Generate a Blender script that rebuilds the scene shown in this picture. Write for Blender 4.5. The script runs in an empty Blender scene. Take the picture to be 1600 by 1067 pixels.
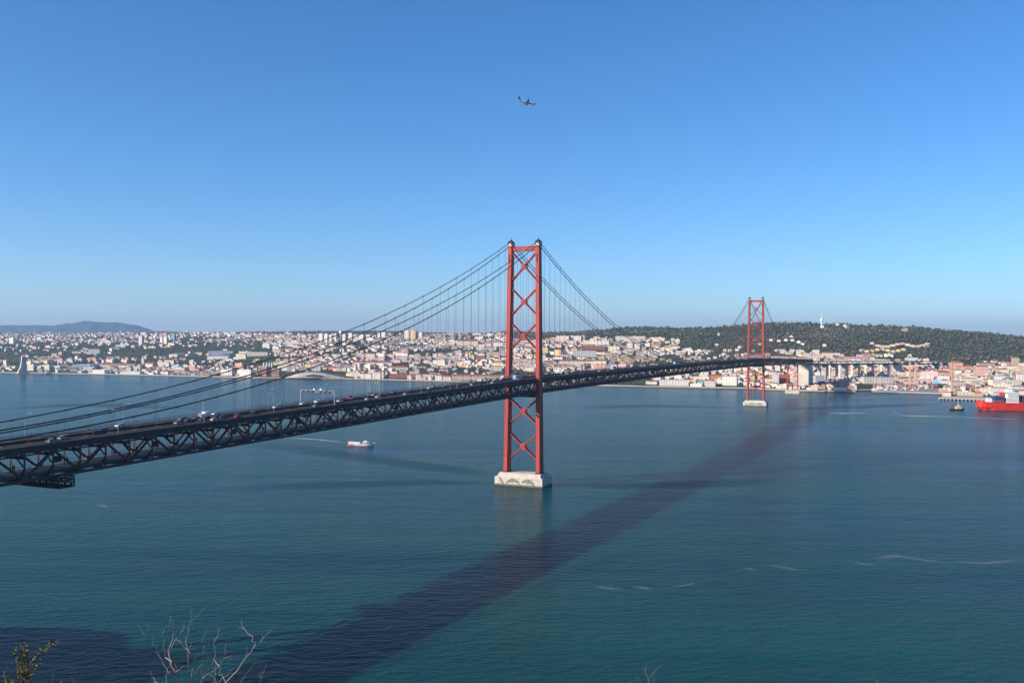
import bpy, bmesh, math, random
import numpy as np
from mathutils import Vector, Matrix

random.seed(7); rng = np.random.default_rng(7)
R = math.radians
scene = bpy.context.scene
col = scene.collection

# ------------------------------------------------------------------ camera
F = 1492.0                      # focal length in photograph pixels (1600 wide)
EYE = 111.4
ROLL = R(0.35); PITCH_PX = 1.8
cam_data = bpy.data.cameras.new('camera'); cam = bpy.data.objects.new('camera', cam_data); col.objects.link(cam)
cam_data.sensor_width = 36.0; cam_data.lens = F / 1600 * 36.0
cam_data.clip_start = 0.5; cam_data.clip_end = 90000
cam.matrix_world = Matrix.Translation((0, 0, EYE)) @ Matrix.Rotation(R(90) - math.atan(PITCH_PX / F), 4, 'X') @ Matrix.Rotation(ROLL, 4, 'Z')
scene.camera = cam

# ------------------------------------------------------------------ sky, sun, exposure
SUN_EL = R(24.8)
SUN_AZ = math.atan2(-0.915, -0.404)           # clockwise from +Y
world = bpy.data.worlds.new('World'); scene.world = world; world.use_nodes = True
wn = world.node_tree.nodes; wl = world.node_tree.links
sky = wn.new('ShaderNodeTexSky'); sky.sky_type = 'NISHITA'; sky.sun_disc = False
sky.sun_elevation = SUN_EL; sky.sun_rotation = SUN_AZ % (2 * math.pi)
sky.altitude = 100; sky.air_density = 0.8; sky.dust_density = 0.5; sky.ozone_density = 5.5
bg = wn['Background']; bg.inputs['Strength'].default_value = 0.122
hsv = wn.new('ShaderNodeHueSaturation'); hsv.inputs['Saturation'].default_value = 1.15
wl.new(sky.outputs['Color'], hsv.inputs['Color']); wl.new(hsv.outputs['Color'], bg.inputs['Color'])
sun_data = bpy.data.lights.new('sun', 'SUN'); sun = bpy.data.objects.new('sun', sun_data); col.objects.link(sun)
sun_data.energy = 5.0; sun_data.angle = R(0.53); sun_data.color = (1.0, 0.89, 0.76)
sdir = Vector((math.sin(SUN_AZ) * math.cos(SUN_EL), math.cos(SUN_AZ) * math.cos(SUN_EL), math.sin(SUN_EL)))
sun.rotation_euler = sdir.to_track_quat('Z', 'Y').to_euler()
sun.location = (0, 0, 900)
scene.view_settings.view_transform = 'Standard'; scene.view_settings.look = 'None'
scene.view_settings.exposure = 0.55; scene.view_settings.gamma = 1.0
scene.render.engine = 'CYCLES'
scene.cycles.max_bounces = 4; scene.cycles.diffuse_bounces = 2; scene.cycles.glossy_bounces = 2
scene.cycles.volume_bounces = 0; scene.cycles.transparent_max_bounces = 6
scene.cycles.use_denoising = True

# ------------------------------------------------------------------ placement helpers
cr, sr = math.cos(ROLL), math.sin(ROLL)
def ray(px, py):
    dx, dy = px - 800.0, py - 533.5
    return (dx * cr + dy * sr) / F, -((-dx * sr + dy * cr) + PITCH_PX) / F
def at(px, py, d):
    tx, tz = ray(px, py); return Vector((tx * d, d, EYE + tz * d))
def water_at(px, py, z=0.0):
    tx, tz = ray(px, py); d = (z - EYE) / tz; return Vector((tx * d, d, z))
def to_px(p):
    u = p[0] / p[1] * F; v = -(p[2] - EYE) / p[1] * F - PITCH_PX
    return 800 + u * cr - v * sr, 533.5 + u * sr + v * cr

# ------------------------------------------------------------------ object helpers
class MB:
    """collects faces; build() links them as one mesh object"""
    def __init__(s): s.v = []; s.f = []; s.m = []
    def add(s, vs, fs, m=0):
        o = len(s.v); s.v += [tuple(x) for x in vs]
        for f in fs: s.f.append(tuple(i + o for i in f)); s.m.append(m)
    def box(s, c, size, rz=0.0, m=0):
        hx, hy, hz = size[0] / 2, size[1] / 2, size[2] / 2
        ca, sa = math.cos(rz), math.sin(rz); vs = []
        for z in (-hz, hz):
            for x, y in ((-hx, -hy), (hx, -hy), (hx, hy), (-hx, hy)):
                vs.append((c[0] + x * ca - y * sa, c[1] + x * sa + y * ca, c[2] + z))
        s.add(vs, [(3, 2, 1, 0), (4, 5, 6, 7), (0, 1, 5, 4), (1, 2, 6, 5), (2, 3, 7, 6), (3, 0, 4, 7)], m)
    def bar(s, a, b, w, h=None, up=(0, 0, 1), m=0):
        h = h or w; a = Vector(a); b = Vector(b); d = (b - a).normalized(); u = Vector(up)
        if abs(d.dot(u)) > .98: u = Vector((1, 0, 0))
        x = d.cross(u).normalized() * (w / 2); y = x.cross(d).normalized() * (h / 2)
        vs = [p + q for p in (a, b) for q in (-x - y, x - y, x + y, -x + y)]
        s.add(vs, [(3, 2, 1, 0), (4, 5, 6, 7), (0, 1, 5, 4), (1, 2, 6, 5), (2, 3, 7, 6), (3, 0, 4, 7)], m)
    def tube(s, pts, rad, n=6, m=0):
        pts = [Vector(p) for p in pts]
        rads = rad if isinstance(rad, (list, tuple)) else [rad] * len(pts)
        o = len(s.v)
        for i, p in enumerate(pts):
            d = (pts[min(i + 1, len(pts) - 1)] - pts[max(i - 1, 0)]).normalized()
            u = Vector((0, 0, 1)) if abs(d.z) < .95 else Vector((1, 0, 0))
            x = d.cross(u).normalized(); y = x.cross(d)
            for k in range(n):
                a = 2 * math.pi * k / n
                s.v.append(tuple(p + (x * math.cos(a) + y * math.sin(a)) * rads[i]))
        for i in range(len(pts) - 1):
            for k in range(n):
                k2 = (k + 1) % n
                s.f.append((o + i * n + k, o + i * n + k2, o + (i + 1) * n + k2, o + (i + 1) * n + k)); s.m.append(m)
        s.f.append(tuple(o + k for k in range(n))[::-1]); s.m.append(m)
        e = o + (len(pts) - 1) * n
        s.f.append(tuple(e + k for k in range(n))); s.m.append(m)
    def loft(s, rings, m=0, cap=True):
        """rings: equal length closed loops of points"""
        o = len(s.v); n = len(rings[0])
        for r_ in rings: s.v += [tuple(p) for p in r_]
        for i in range(len(rings) - 1):
            for k in range(n):
                k2 = (k + 1) % n
                s.f.append((o + i * n + k, o + i * n + k2, o + (i + 1) * n + k2, o + (i + 1) * n + k)); s.m.append(m)
        if cap:
            s.f.append(tuple(o + k for k in range(n))[::-1]); s.m.append(m)
            e = o + (len(rings) - 1) * n
            s.f.append(tuple(e + k for k in range(n))); s.m.append(m)
    def prism(s, poly, axis_a, axis_b, origin, thick, m=0):
        """poly (a,b) extruded along axis_a x axis_b"""
        A = Vector(axis_a); B_ = Vector(axis_b); N = A.cross(B_); O = Vector(origin)
        front = [O + A * p[0] + B_ * p[1] for p in poly]
        s.loft([[q - N * thick / 2 for q in front], [q + N * thick / 2 for q in front]], m)
    def mesh(s, name, mats, smooth=False):
        me = bpy.data.meshes.new(name); me.from_pydata(s.v, [], s.f)
        for mt in (mats if isinstance(mats, (list, tuple)) else [mats]): me.materials.append(mt)
        if any(s.m): me.polygons.foreach_set('material_index', s.m)
        if smooth: me.polygons.foreach_set('use_smooth', [True] * len(s.f))
        me.update(); return me
    def build(s, name, mats, parent=None, smooth=False):
        return obj(name, s.mesh(name, mats, smooth), parent)

def obj(name, data, parent=None, loc=None, rz=None):
    o = bpy.data.objects.new(name, data); col.objects.link(o)
    if parent: o.parent = parent
    if loc is not None: o.location = loc
    if rz is not None: o.rotation_euler = (0, 0, rz)
    return o
def tag(o, label=None, cat=None, group=None, kind=None):
    if label: o['label'] = label
    if cat: o['category'] = cat
    if group: o['group'] = group
    if kind: o['kind'] = kind
    return o
def thing(name, label, cat, loc=(0, 0, 0), rz=0.0, group=None):
    return tag(obj(name, None, None, loc, rz), label, cat, group)
def fix_normals(o):
    bm = bmesh.new(); bm.from_mesh(o.data); bmesh.ops.recalc_face_normals(bm, faces=bm.faces); bm.to_mesh(o.data); bm.free()

# ------------------------------------------------------------------ materials
def mat(name, c, rough=0.7, metal=0.0, var=0.0, scale=0.3, spec=0.3, c2=None, detail=4, drip=1.0):
    m = bpy.data.materials.new(name); m.use_nodes = True
    n = m.node_tree.nodes; l = m.node_tree.links; b = n['Principled BSDF']
    b.inputs['Base Color'].default_value = (*c, 1); b.inputs['Roughness'].default_value = rough
    b.inputs['Metallic'].default_value = metal; b.inputs['Specular IOR Level'].default_value = spec
    if var or c2:
        tc = n.new('ShaderNodeTexCoord'); nz = n.new('ShaderNodeTexNoise')
        nz.inputs['Scale'].default_value = scale; nz.inputs['Detail'].default_value = detail
        rp = n.new('ShaderNodeValToRGB'); rp.color_ramp.elements[0].position = .32; rp.color_ramp.elements[1].position = .68
        a = c2 or tuple(x * (1 - var) for x in c)
        rp.color_ramp.elements[0].color = (*a, 1); rp.color_ramp.elements[1].color = (*c, 1)
        mp = n.new('ShaderNodeMapping'); mp.inputs['Scale'].default_value = (1, 1, drip)
        l.new(tc.outputs['Object'], mp.inputs['Vector']); l.new(mp.outputs['Vector'], nz.inputs['Vector']); l.new(nz.outputs['Fac'], rp.inputs['Fac']); l.new(rp.outputs['Color'], b.inputs['Base Color'])
    return m
def attr_mat(name, rough=.85, spec=.15, noise=0.0, nscale=.2):
    m = bpy.data.materials.new(name); m.use_nodes = True
    n = m.node_tree.nodes; l = m.node_tree.links; b = n['Principled BSDF']
    b.inputs['Roughness'].default_value = rough; b.inputs['Specular IOR Level'].default_value = spec
    a = n.new('ShaderNodeAttribute'); a.attribute_name = 'tint'
    if noise:
        tc = n.new('ShaderNodeTexCoord'); nz = n.new('ShaderNodeTexNoise'); nz.inputs['Scale'].default_value = nscale
        mr = n.new('ShaderNodeMapRange'); mr.inputs['To Min'].default_value = 1 - noise; mr.inputs['To Max'].default_value = 1 + noise
        vm = n.new('ShaderNodeVectorMath'); vm.operation = 'SCALE'
        l.new(tc.outputs['Object'], nz.inputs['Vector']); l.new(nz.outputs['Fac'], mr.inputs['Value'])
        l.new(a.outputs['Color'], vm.inputs[0]); l.new(mr.outputs['Result'], vm.inputs['Scale']); l.new(vm.outputs['Vector'], b.inputs['Base Color'])
    else:
        l.new(a.outputs['Color'], b.inputs['Base Color'])
    return m

M = {}
M['red'] = mat('red_tower_paint', (.46, .064, .042), .55, c2=(.30, .046, .036), scale=.7, spec=.25, detail=8, drip=.06)
M['truss'] = mat('shade_darkened_truss_paint', (.09, .048, .046), .6, c2=(.058, .036, .037), scale=.2)  # same red as the towers, with the truss's shade put into the colour
M['trussdark'] = mat('weathered_steel', (.06, .04, .042), .7, c2=(.04, .028, .03), scale=.3)
M['cable'] = mat('cable_wrap', (.055, .035, .04), .6)
M['rope'] = mat('hanger_rope', (.14, .075, .075), .6)
M['asphalt'] = mat('bridge_asphalt', (.036, .034, .036), .85, var=.25, scale=.15)
M['mark'] = mat('lane_paint', (.6, .6, .58), .8)
M['concrete'] = mat('pale_concrete', (.58, .53, .46), .8, c2=(.42, .37, .31), scale=.45, detail=8, drip=.25)
M['concrete2'] = mat('cream_concrete', (.60, .55, .45), .8, c2=(.50, .45, .37), scale=.08)
M['stain'] = mat('tide_stain', (.10, .085, .055), .8, c2=(.20, .16, .11), scale=.5)
M['dolphin'] = mat('grey_green_mural_paint', (.15, .17, .13), .8, c2=(.24, .25, .19), scale=.5)
M['dark'] = mat('dark_steel', (.03, .027, .03), .6)
M['glass'] = mat('dark_glass', (.02, .025, .03), .15, spec=.6)
M['window'] = mat('window_glass', (.07, .075, .085), .25, spec=.5)
M['white'] = mat('white_paint', (.78, .77, .75), .5, var=.1, scale=.4)
M['grey'] = mat('galvanised_steel', (.30, .30, .31), .5, metal=.3)
M['orange'] = mat('orange_paint', (.62, .12, .03), .6, var=.2, scale=.5)
M['shipred'] = mat('ship_red_paint', (.66, .035, .018), .45, var=.16, scale=.08)
M['navy'] = mat('navy_paint', (.03, .05, .12), .5)
M['blue'] = mat('blue_paint', (.05, .16, .40), .5)
M['paleblue'] = mat('pale_blue_tarpaulin', (.30, .40, .55), .6)
M['palered'] = mat('faded_red_paint', (.55, .17, .13), .6)
M['black'] = mat('black_rubber', (.015, .015, .016), .8)
M['rust'] = mat('hull_boot_topping', (.14, .03, .02), .7, var=.3, scale=.3)
M['buff'] = mat('buff_paint', (.62, .48, .30), .6)
M['roofred'] = mat('terracotta_tiles', (.33, .135, .085), .85, c2=(.22, .085, .055), scale=.4)
M['roofdark'] = mat('aged_tiles', (.23, .085, .06), .85, c2=(.32, .12, .08), scale=.4)
M['roofgrey'] = mat('grey_roof', (.30, .30, .31), .8, var=.3, scale=.3)
M['roofwhite'] = mat('white_roof', (.68, .67, .64), .7, var=.15, scale=.2)
M['bark'] = mat('tree_bark', (.10, .075, .055), .9, var=.4, scale=2)
M['twig'] = mat('bleached_twig', (.42, .36, .31), .85, c2=(.24, .19, .16), scale=9)
M['twigbrown'] = mat('brown_twig', (.26, .17, .12), .85, var=.4, scale=9)
M['stone'] = mat('quay_stone', (.50, .45, .37), .85, c2=(.40, .36, .30), scale=.05)
M['quaydark'] = mat('wet_quay_wall', (.10, .09, .075), .8, var=.4, scale=.15)
WALLS = {'white': (.76, .70, .62), 'cream': (.74, .64, .49), 'pale grey': (.55, .54, .53), 'pink': (.62, .36, .30), 'yellow': (.70, .54, .26),
         'buff': (.60, .48, .36), 'salmon': (.62, .34, .24), 'blue grey': (.28, .34, .42), 'brick red': (.34, .12, .09), 'pale pink': (.68, .52, .46),
         'tan': (.52, .40, .27), 'light blue': (.28, .46, .62), 'teal': (.22, .52, .55), 'orange': (.62, .24, .10), 'stone': (.58, .53, .46)}
WM = {k: mat('plaster_' + k.replace(' ', '_'), c, .85, var=.12, scale=.12, spec=.2) for k, c in WALLS.items()}
ROOFS = {'red': M['roofred'], 'dark red': M['roofdark'], 'grey': M['roofgrey'], 'white': M['roofwhite']}
M['leaf'] = attr_mat('foliage', .8, .2, .35, .35)
M['bldg'] = attr_mat('city_plaster', .85, .2, .12, .2)

# ------------------------------------------------------------------ terrain of the far bank
DZ = {  # photograph column : (distance, height) pairs
 -900: [(2950, 3), (3400, 6), (4200, 30), (5500, 60), (8000, 105), (12000, 145), (26000, 150)],
 0:    [(2957, 3), (3250, 4), (3700, 12), (4500, 36), (5500, 60), (7000, 98), (9000, 130), (12000, 150), (26000, 150)],
 200:  [(2841, 3), (3100, 5), (3600, 18), (4300, 42), (5300, 66), (6500, 95), (8500, 135), (11500, 160), (26000, 160)],
 330:  [(2730, 3), (3000, 7), (3500, 24), (4200, 50), (5200, 80), (6500, 115), (8000, 160), (9500, 150), (26000, 150)],
 470:  [(2660, 3), (2850, 8), (3300, 34), (3900, 66), (4700, 96), (5800, 125), (7500, 166), (9500, 150), (26000, 150)],
 620:  [(2590, 3), (2780, 8), (3200, 32), (3700, 62), (4300, 88), (5200, 112), (6500, 136), (8000, 170), (9500, 140), (26000, 150)],
 800:  [(2440, 3), (2680, 10), (3100, 36), (3600, 67), (4200, 98), (4800, 132), (5500, 162), (6500, 120), (26000, 140)],
 1000: [(2300, 3), (2500, 8), (2900, 34), (3300, 62), (3700, 95), (4250, 150), (4700, 176), (5600, 120), (26000, 120)],
 1200: [(2215, 3), (2450, 8), (2700, 26), (3000, 52), (3400, 98), (4000, 164), (4400, 192), (5600, 120), (26000, 120)],
 1300: [(2140, 3), (2400, 8), (2700, 28), (3000, 56), (3400, 100), (4000, 166), (4400, 193), (5600, 120), (26000, 120)],
 1400: [(2115, 3), (2400, 10), (2700, 32), (3000, 58), (3400, 102), (4000, 168), (4400, 193), (5600, 120), (26000, 120)],
 1500: [(2030, 3), (2350, 10), (2700, 34), (3000, 58), (3400, 92), (4000, 146), (4400, 168), (5600, 110), (26000, 120)],
 1600: [(1830, 3), (2250, 12), (2700, 36), (3200, 70), (3800, 112), (4400, 134), (5600, 110), (26000, 150)],
 2500: [(1780, 3), (2250, 12), (2700, 34), (3200, 60), (3800, 85), (4400, 100), (5600, 110), (26000, 150)]}
DEP = np.concatenate([np.linspace(1600, 3600, 260), np.linspace(3610, 6000, 160), np.geomspace(6030, 26000, 110)])
PXC = np.arange(-900, 2501, 8.0)
keys = sorted(DZ)
tab = np.array([np.interp(DEP, [p[0] for p in DZ[k]], [p[1] for p in DZ[k]]) for k in keys])
for i, k in enumerate(keys):                  # nothing nearer than the shore
    tab[i][DEP < DZ[k][0][0]] = -6.0
HT = np.empty((len(PXC), len(DEP)))
for j in range(len(DEP)): HT[:, j] = np.interp(PXC, keys, tab[:, j])
SHORE_PX = [-900, 0, 200, 400, 540, 720, 950, 1100, 1180, 1250, 1336, 1337, 1361, 1362, 1400, 1474, 1475, 1600, 2500]
SHORE_D = [2950, 2957, 2841, 2672, 2642, 2507, 2328, 2261, 2231, 2142, 2112, 2205, 2205, 2112, 2108, 2052, 1876, 1815, 1790]
def shore(px): return np.interp(px, SHORE_PX, SHORE_D)
# rolling relief
def relief(x, y):
    a = np.sin(x * .0061 + 1.3 * np.sin(y * .0043)) * np.cos(y * .0071 + .7 * np.sin(x * .0037))
    b = np.sin(x * .017 + 2.1 * np.sin(y * .011)) * np.cos(y * .019 + 1.1 * np.sin(x * .013))
    return 7 * a + 3 * b
X2 = (PXC[:, None] - 800) / F * DEP[None, :]; Y2 = np.broadcast_to(DEP[None, :], X2.shape)
fade = np.clip((DEP[None, :] - shore(PXC)[:, None] - 250) / 900, 0, 1)
HT = HT + relief(X2, Y2) * fade
land = DEP[None, :] >= shore(PXC)[:, None]
HT = np.where(land, np.maximum(HT, 3.0), -6.0)
def ground_z(x, y):
    px = np.clip(800 + F * np.asarray(x, float) / np.asarray(y, float), PXC[0], PXC[-1] - .01)
    i = ((px - PXC[0]) / 8.0).astype(int); t = (px - PXC[0]) / 8.0 - i
    j = np.clip(np.searchsorted(DEP, y) - 1, 0, len(DEP) - 2); u = (y - DEP[j]) / (DEP[j + 1] - DEP[j])
    return (HT[i, j] * (1 - t) + HT[i + 1, j] * t) * (1 - u) + (HT[i, j + 1] * (1 - t) + HT[i + 1, j + 1] * t) * u
def hit(px, py):
    """where the line of sight through photograph pixels meets the far bank (arrays); distance nan if none"""
    px = np.atleast_1d(np.asarray(px, float)); py = np.atleast_1d(np.asarray(py, float))
    dx, dy = px - 800, py - 533.5
    tx = (dx * cr + dy * sr) / F; tz = -((-dx * sr + dy * cr) + PITCH_PX) / F
    d = np.concatenate([np.linspace(1750, 6000, 850), np.geomspace(6010, 14000, 150)])
    out = np.full(len(px), np.nan)
    for a in range(0, len(px), 2000):
        s = slice(a, a + 2000)
        xx = tx[s, None] * d; g = ground_z(xx, np.broadcast_to(d, xx.shape)); g = np.where(g < 2.5, -99, g)
        ok = g >= EYE + tz[s, None] * d
        k = ok.argmax(1); out[s] = np.where(ok.any(1), d[k], np.nan)
    return out
def spot(px, py):
    d = float(hit(px, py)[0])
    if math.isnan(d): d = 2400.0 if py > 570 else 9000.0
    tx, tz = ray(px, py); z = float(ground_z(np.array([tx * d]), np.array([d]))[0])
    return Vector((tx * d, d, max(z, 2.8)))

def ground_material():
    m = bpy.data.materials.new('dry_grass_and_earth'); m.use_nodes = True
    n = m.node_tree.nodes; l = m.node_tree.links; b = n['Principled BSDF']; b.inputs['Roughness'].default_value = .95; b.inputs['Specular IOR Level'].default_value = .1
    tc = n.new('ShaderNodeTexCoord'); nz = n.new('ShaderNodeTexNoise'); nz.inputs['Scale'].default_value = .006; nz.inputs['Detail'].default_value = 8
    rp = n.new('ShaderNodeValToRGB'); e = rp.color_ramp.elements
    e[0].position = .30; e[0].color = (.03, .035, .02, 1); e[1].position = .74; e[1].color = (.15, .12, .08, 1)
    q = e.new(.46); q.color = (.05, .052, .03, 1); q = e.new(.58); q.color = (.055, .075, .025, 1)
    l.new(tc.outputs['Object'], nz.inputs['Vector']); l.new(nz.outputs['Fac'], rp.inputs['Fac']); l.new(rp.outputs['Color'], b.inputs['Base Color'])
    return m
M['ground'] = ground_material()
nP, nD = HT.shape
me = bpy.data.meshes.new('terrain')
vv = np.stack([X2, Y2, HT], -1).reshape(-1, 3)
ii = (np.arange(nP - 1)[:, None] * nD + np.arange(nD - 1)[None, :])
hmax = np.maximum.reduce([HT[:-1, :-1], HT[1:, :-1], HT[:-1, 1:], HT[1:, 1:]])
ff = np.stack([ii, ii + nD, ii + nD + 1, ii + 1], -1)[hmax > 0].reshape(-1, 4)
me.from_pydata(vv.tolist(), [], ff.tolist()); me.materials.append(M['ground'])
me.polygons.foreach_set('use_smooth', [True] * len(me.polygons)); me.update()
tag(obj('terrain', me), kind='structure')

# promenade and quay wall along the far shore
pr = MB(); qa = MB()
pts = []
for a in np.concatenate([np.arange(-900, 1336, 20), [1336, 1337.2, 1348, 1360.8, 1362], np.arange(1366, 1474, 12), [1474, 1475.5], np.arange(1480, 2500, 20)]):
    d = float(shore(a)); pts.append((a, d))
for (a0, d0), (a1, d1) in zip(pts[:-1], pts[1:]):
    p0 = Vector(((a0 - 800) / F * d0, d0, 0)); p1 = Vector(((a1 - 800) / F * d1, d1, 0))
    q0 = Vector(((a0 - 800) / F * (d0 + 32), d0 + 32, 0)); q1 = Vector(((a1 - 800) / F * (d1 + 32), d1 + 32, 0))
    h = 3.4
    up = Vector((0, 0, h)); f_ = Vector((0, -6, 0))
    pr.add([p0 + f_ + up, p1 + f_ + up, q1 + up, q0 + up], [(0, 1, 2, 3)])
    pr.add([p0 + f_ + Vector((0, 0, 1.7)), p1 + f_ + Vector((0, 0, 1.7)), p1 + f_ + up, p0 + f_ + up], [(0, 1, 2, 3)])
    qa.add([p0 + f_ + Vector((0, -.3, -5)), p1 + f_ + Vector((0, -.3, -5)), p1 + f_ + Vector((0, -.3, 1.9)), p0 + f_ + Vector((0, -.3, 1.9))], [(0, 1, 2, 3)])
tag(pr.build('promenade', M['stone']), kind='structure')
tag(qa.build('quay_wall', M['quaydark']), kind='structure')

ap = MB(); apx = list(np.arange(1363, 1474, 6)) + [1474]
for a0, a1 in list(zip(apx[:-1], apx[1:])) + list(zip(np.arange(1476, 2000, 20), np.arange(1496, 2020, 20))):
    for k in range(6):
        q = []
        for a_, kk in ((a0, k), (a1, k), (a1, k + 1), (a0, k + 1)):
            d = float(shore(a_)) + 24 + kk * 22; x = (a_ - 800) / F * d; q.append((x, d, float(ground_z(np.array([x]), np.array([d]))[0]) + .5))
        ap.add(q, [(0, 1, 2, 3)])
M['apron'] = mat('worn_harbour_paving', (.30, .27, .24), .9, c2=(.20, .18, .165), scale=.03, detail=8)
tag(ap.build('pavement', M['apron']), kind='structure')

# far mountain range and the low ridges in front of it
def ridge(name, prof, d0, d1, c, seed, base):
    r_ = np.random.default_rng(seed); xs = np.arange(prof[0][0], prof[-1][0] + 1, 2.0)
    ys = np.interp(xs, [p[0] for p in prof], [p[1] for p in prof]); N = 26; V = []; Fc = []
    ph = r_.uniform(0, 6, 8)
    for i, (x, y) in enumerate(zip(xs, ys)):
        dm = (d0 + d1) / 2
        top = at(x, y, dm).z
        for k in range(N):
            t = k / (N - 1); d = d0 + (d1 - d0) * t
            w = math.sin(math.pi * t) ** .8
            w *= 1 + (.16 * math.sin(x * .09 + ph[0] + 5 * t) + .09 * math.sin(x * .23 + ph[1] - 9 * t)) * (1 - w) * 2
            V.append(((x - 800) / F * d, d, base + max(0, top - base) * w + r_.normal() * .006 * (top - base)))
    for i in range(len(xs) - 1):
        for k in range(N - 1):
            a = i * N + k; Fc.append((a, a + N, a + N + 1, a + 1))
    me = bpy.data.meshes.new(name); me.from_pydata(V, [], Fc); me.materials.append(c)
    me.polygons.foreach_set('use_smooth', [True] * len(Fc)); me.update()
    return tag(obj(name, me), kind='structure')
M['hill'] = mat('far_hill_scrub', (.045, .055, .04), .95, c2=(.025, .034, .025), scale=.004, spec=.1, detail=8)
ridge('hills', [(-900, 519), (-500, 512), (-200, 509), (-60, 508), (0, 508.5), (17, 507.6), (30, 508.3), (60, 508), (82, 508.8), (96, 506.5), (104, 505), (112, 505.6), (122, 503.2), (132, 501.6), (142, 501.8), (152, 503.2), (165, 503.6), (180, 503.4), (192, 505), (203, 507.3), (214, 508.2), (224, 511), (233, 514), (240, 517), (262, 517.5), (300, 519.5), (340, 523)], 16500, 21500, M['hill'], 3, 120)
ridge('hills', [(210, 523), (250, 520.5), (285, 519.3), (320, 520.6), (345, 521), (365, 519.5), (378, 518.2), (398, 518.6), (420, 519.4), (470, 518.2), (520, 517.2), (575, 516.6), (620, 517.3), (660, 519), (700, 519.5), (740, 523)], 8800, 10400, M['hill'], 5, 100)

# ------------------------------------------------------------------ water
def water_material():
    m = bpy.data.materials.new('river_water'); m.use_nodes = True
    n = m.node_tree.nodes; l = m.node_tree.links; b = n['Principled BSDF']
    b.inputs['IOR'].default_value = 1.333; b.inputs['Specular IOR Level'].default_value = .05
    tc = n.new('ShaderNodeTexCoord')
    def noise(scale, sx, sy, rot, detail=3, rough=.55):
        mp = n.new('ShaderNodeMapping'); mp.inputs['Rotation'].default_value = (0, 0, R(rot)); mp.inputs['Scale'].default_value = (sx, sy, 1)
        z = n.new('ShaderNodeTexNoise'); z.inputs['Scale'].default_value = scale; z.inputs['Detail'].default_value = detail; z.inputs['Roughness'].default_value = rough
        l.new(tc.outputs['Object'], mp.inputs['Vector']); l.new(mp.outputs['Vector'], z.inputs['Vector']); return z
    slick = noise(.0022, .45, 2.2, 8, 6, .6)
    patch = noise(.0012, 1, 1.6, -20, 4)
    w1 = noise(.07, .7, 1.0, 14, 2); w2 = noise(.26, .62, 1.0, -12, 4, .6); w3 = noise(.9, .7, 1.0, 22, 3, .6)
    # turbid body colour drifts between teal and blue-green
    mx = n.new('ShaderNodeMath'); mx.operation = 'MULTIPLY_ADD'; mx.inputs[1].default_value = .65
    hf = n.new('ShaderNodeMath'); hf.operation = 'MULTIPLY'; hf.inputs[1].default_value = .35
    l.new(patch.outputs['Fac'], hf.inputs[0]); l.new(slick.outputs['Fac'], mx.inputs[0]); l.new(hf.outputs[0], mx.inputs[2])
    rp = n.new('ShaderNodeValToRGB'); e = rp.color_ramp.elements
    e[0].position = .42; e[0].color = (.001, .034, .046, 1); e[1].position = .58; e[1].color = (.0025, .068, .066, 1)
    l.new(mx.outputs[0], rp.inputs['Fac']); l.new(rp.outputs['Color'], b.inputs['Base Color'])
    # calmer slicks are smoother
    mr = n.new('ShaderNodeMapRange'); mr.inputs['From Min'].default_value = .38; mr.inputs['From Max'].default_value = .62
    mr.inputs['To Min'].default_value = .4; mr.inputs['To Max'].default_value = 1.3
    l.new(slick.outputs['Fac'], mr.inputs['Value'])
    def mul(a, k):
        x = n.new('ShaderNodeMath'); x.operation = 'MULTIPLY'; l.new(a, x.inputs[0])
        if isinstance(k, float): x.inputs[1].default_value = k
        else: l.new(k, x.inputs[1])
        return x.outputs[0]
    def add(a, c):
        x = n.new('ShaderNodeMath'); x.operation = 'ADD'; l.new(a, x.inputs[0]); l.new(c, x.inputs[1]); return x.outputs[0]
    h = add(add(mul(w1.outputs['Fac'], 1.0), mul(w2.outputs['Fac'], 1.3)), mul(w3.outputs['Fac'], .36))
    h = mul(h, mr.outputs['Result'])
    bp = n.new('ShaderNodeBump'); bp.inputs['Strength'].default_value = 1.0; bp.inputs['Distance'].default_value = 1.0
    l.new(h, bp.inputs['Height']); l.new(bp.outputs['Normal'], b.inputs['Normal'])
    b.inputs['Roughness'].default_value = .18
    return m
M['water'] = water_material()
wm = MB()
wxs = [-28000, -16000, -9000] + list(range(-6000, 6001, 400)) + [9000, 16000, 28000]; wys = [-3000, -1500] + list(range(-600, 6001, 400)) + [9000, 15000, 24000]
wm.add([(x, y, 0) for x in wxs for y in wys], [(i * len(wys) + k, (i + 1) * len(wys) + k, (i + 1) * len(wys) + k + 1, i * len(wys) + k + 1) for i in range(len(wxs) - 1) for k in range(len(wys) - 1)])
tag(wm.build('water', M['water']), kind='structure')

# near bank: the hill the photographer stands on, out of frame below; at left an unseen cliff shaped for the shadow it casts on the water
def near_z(x, y):
    front = 109.6 - .46 * max(y, 0) - .004 * max(y - 30, 0) * 6 + (min(0, y) * -.02)
    z = front - max(0, x - 60) * .10
    hh = 104 + 5 * math.sin(y * .09) if y < 270 else (104 + 5 * math.sin(y * .09)) * math.exp(-((y - 270) / 45) ** 2)
    g = hh * math.exp(-((x + 430) / 150) ** 12) - 6
    g += 5 * math.sin(y * .045 + x * .03) * (g > 10) + 4 * math.sin(y * .11) * (g > 10)
    return max(min(z, 112), g, -6)
V = []; Fc = []; gx = np.concatenate([np.linspace(-900, -100, 81), np.linspace(-92, 92, 47), np.linspace(100, 900, 41)]); gy = np.concatenate([np.linspace(-900, -60, 22), np.linspace(-50, 60, 56), np.linspace(66, 420, 60)])
for x in gx:
    for y in gy: V.append((x, y, near_z(x, y)))
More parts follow.
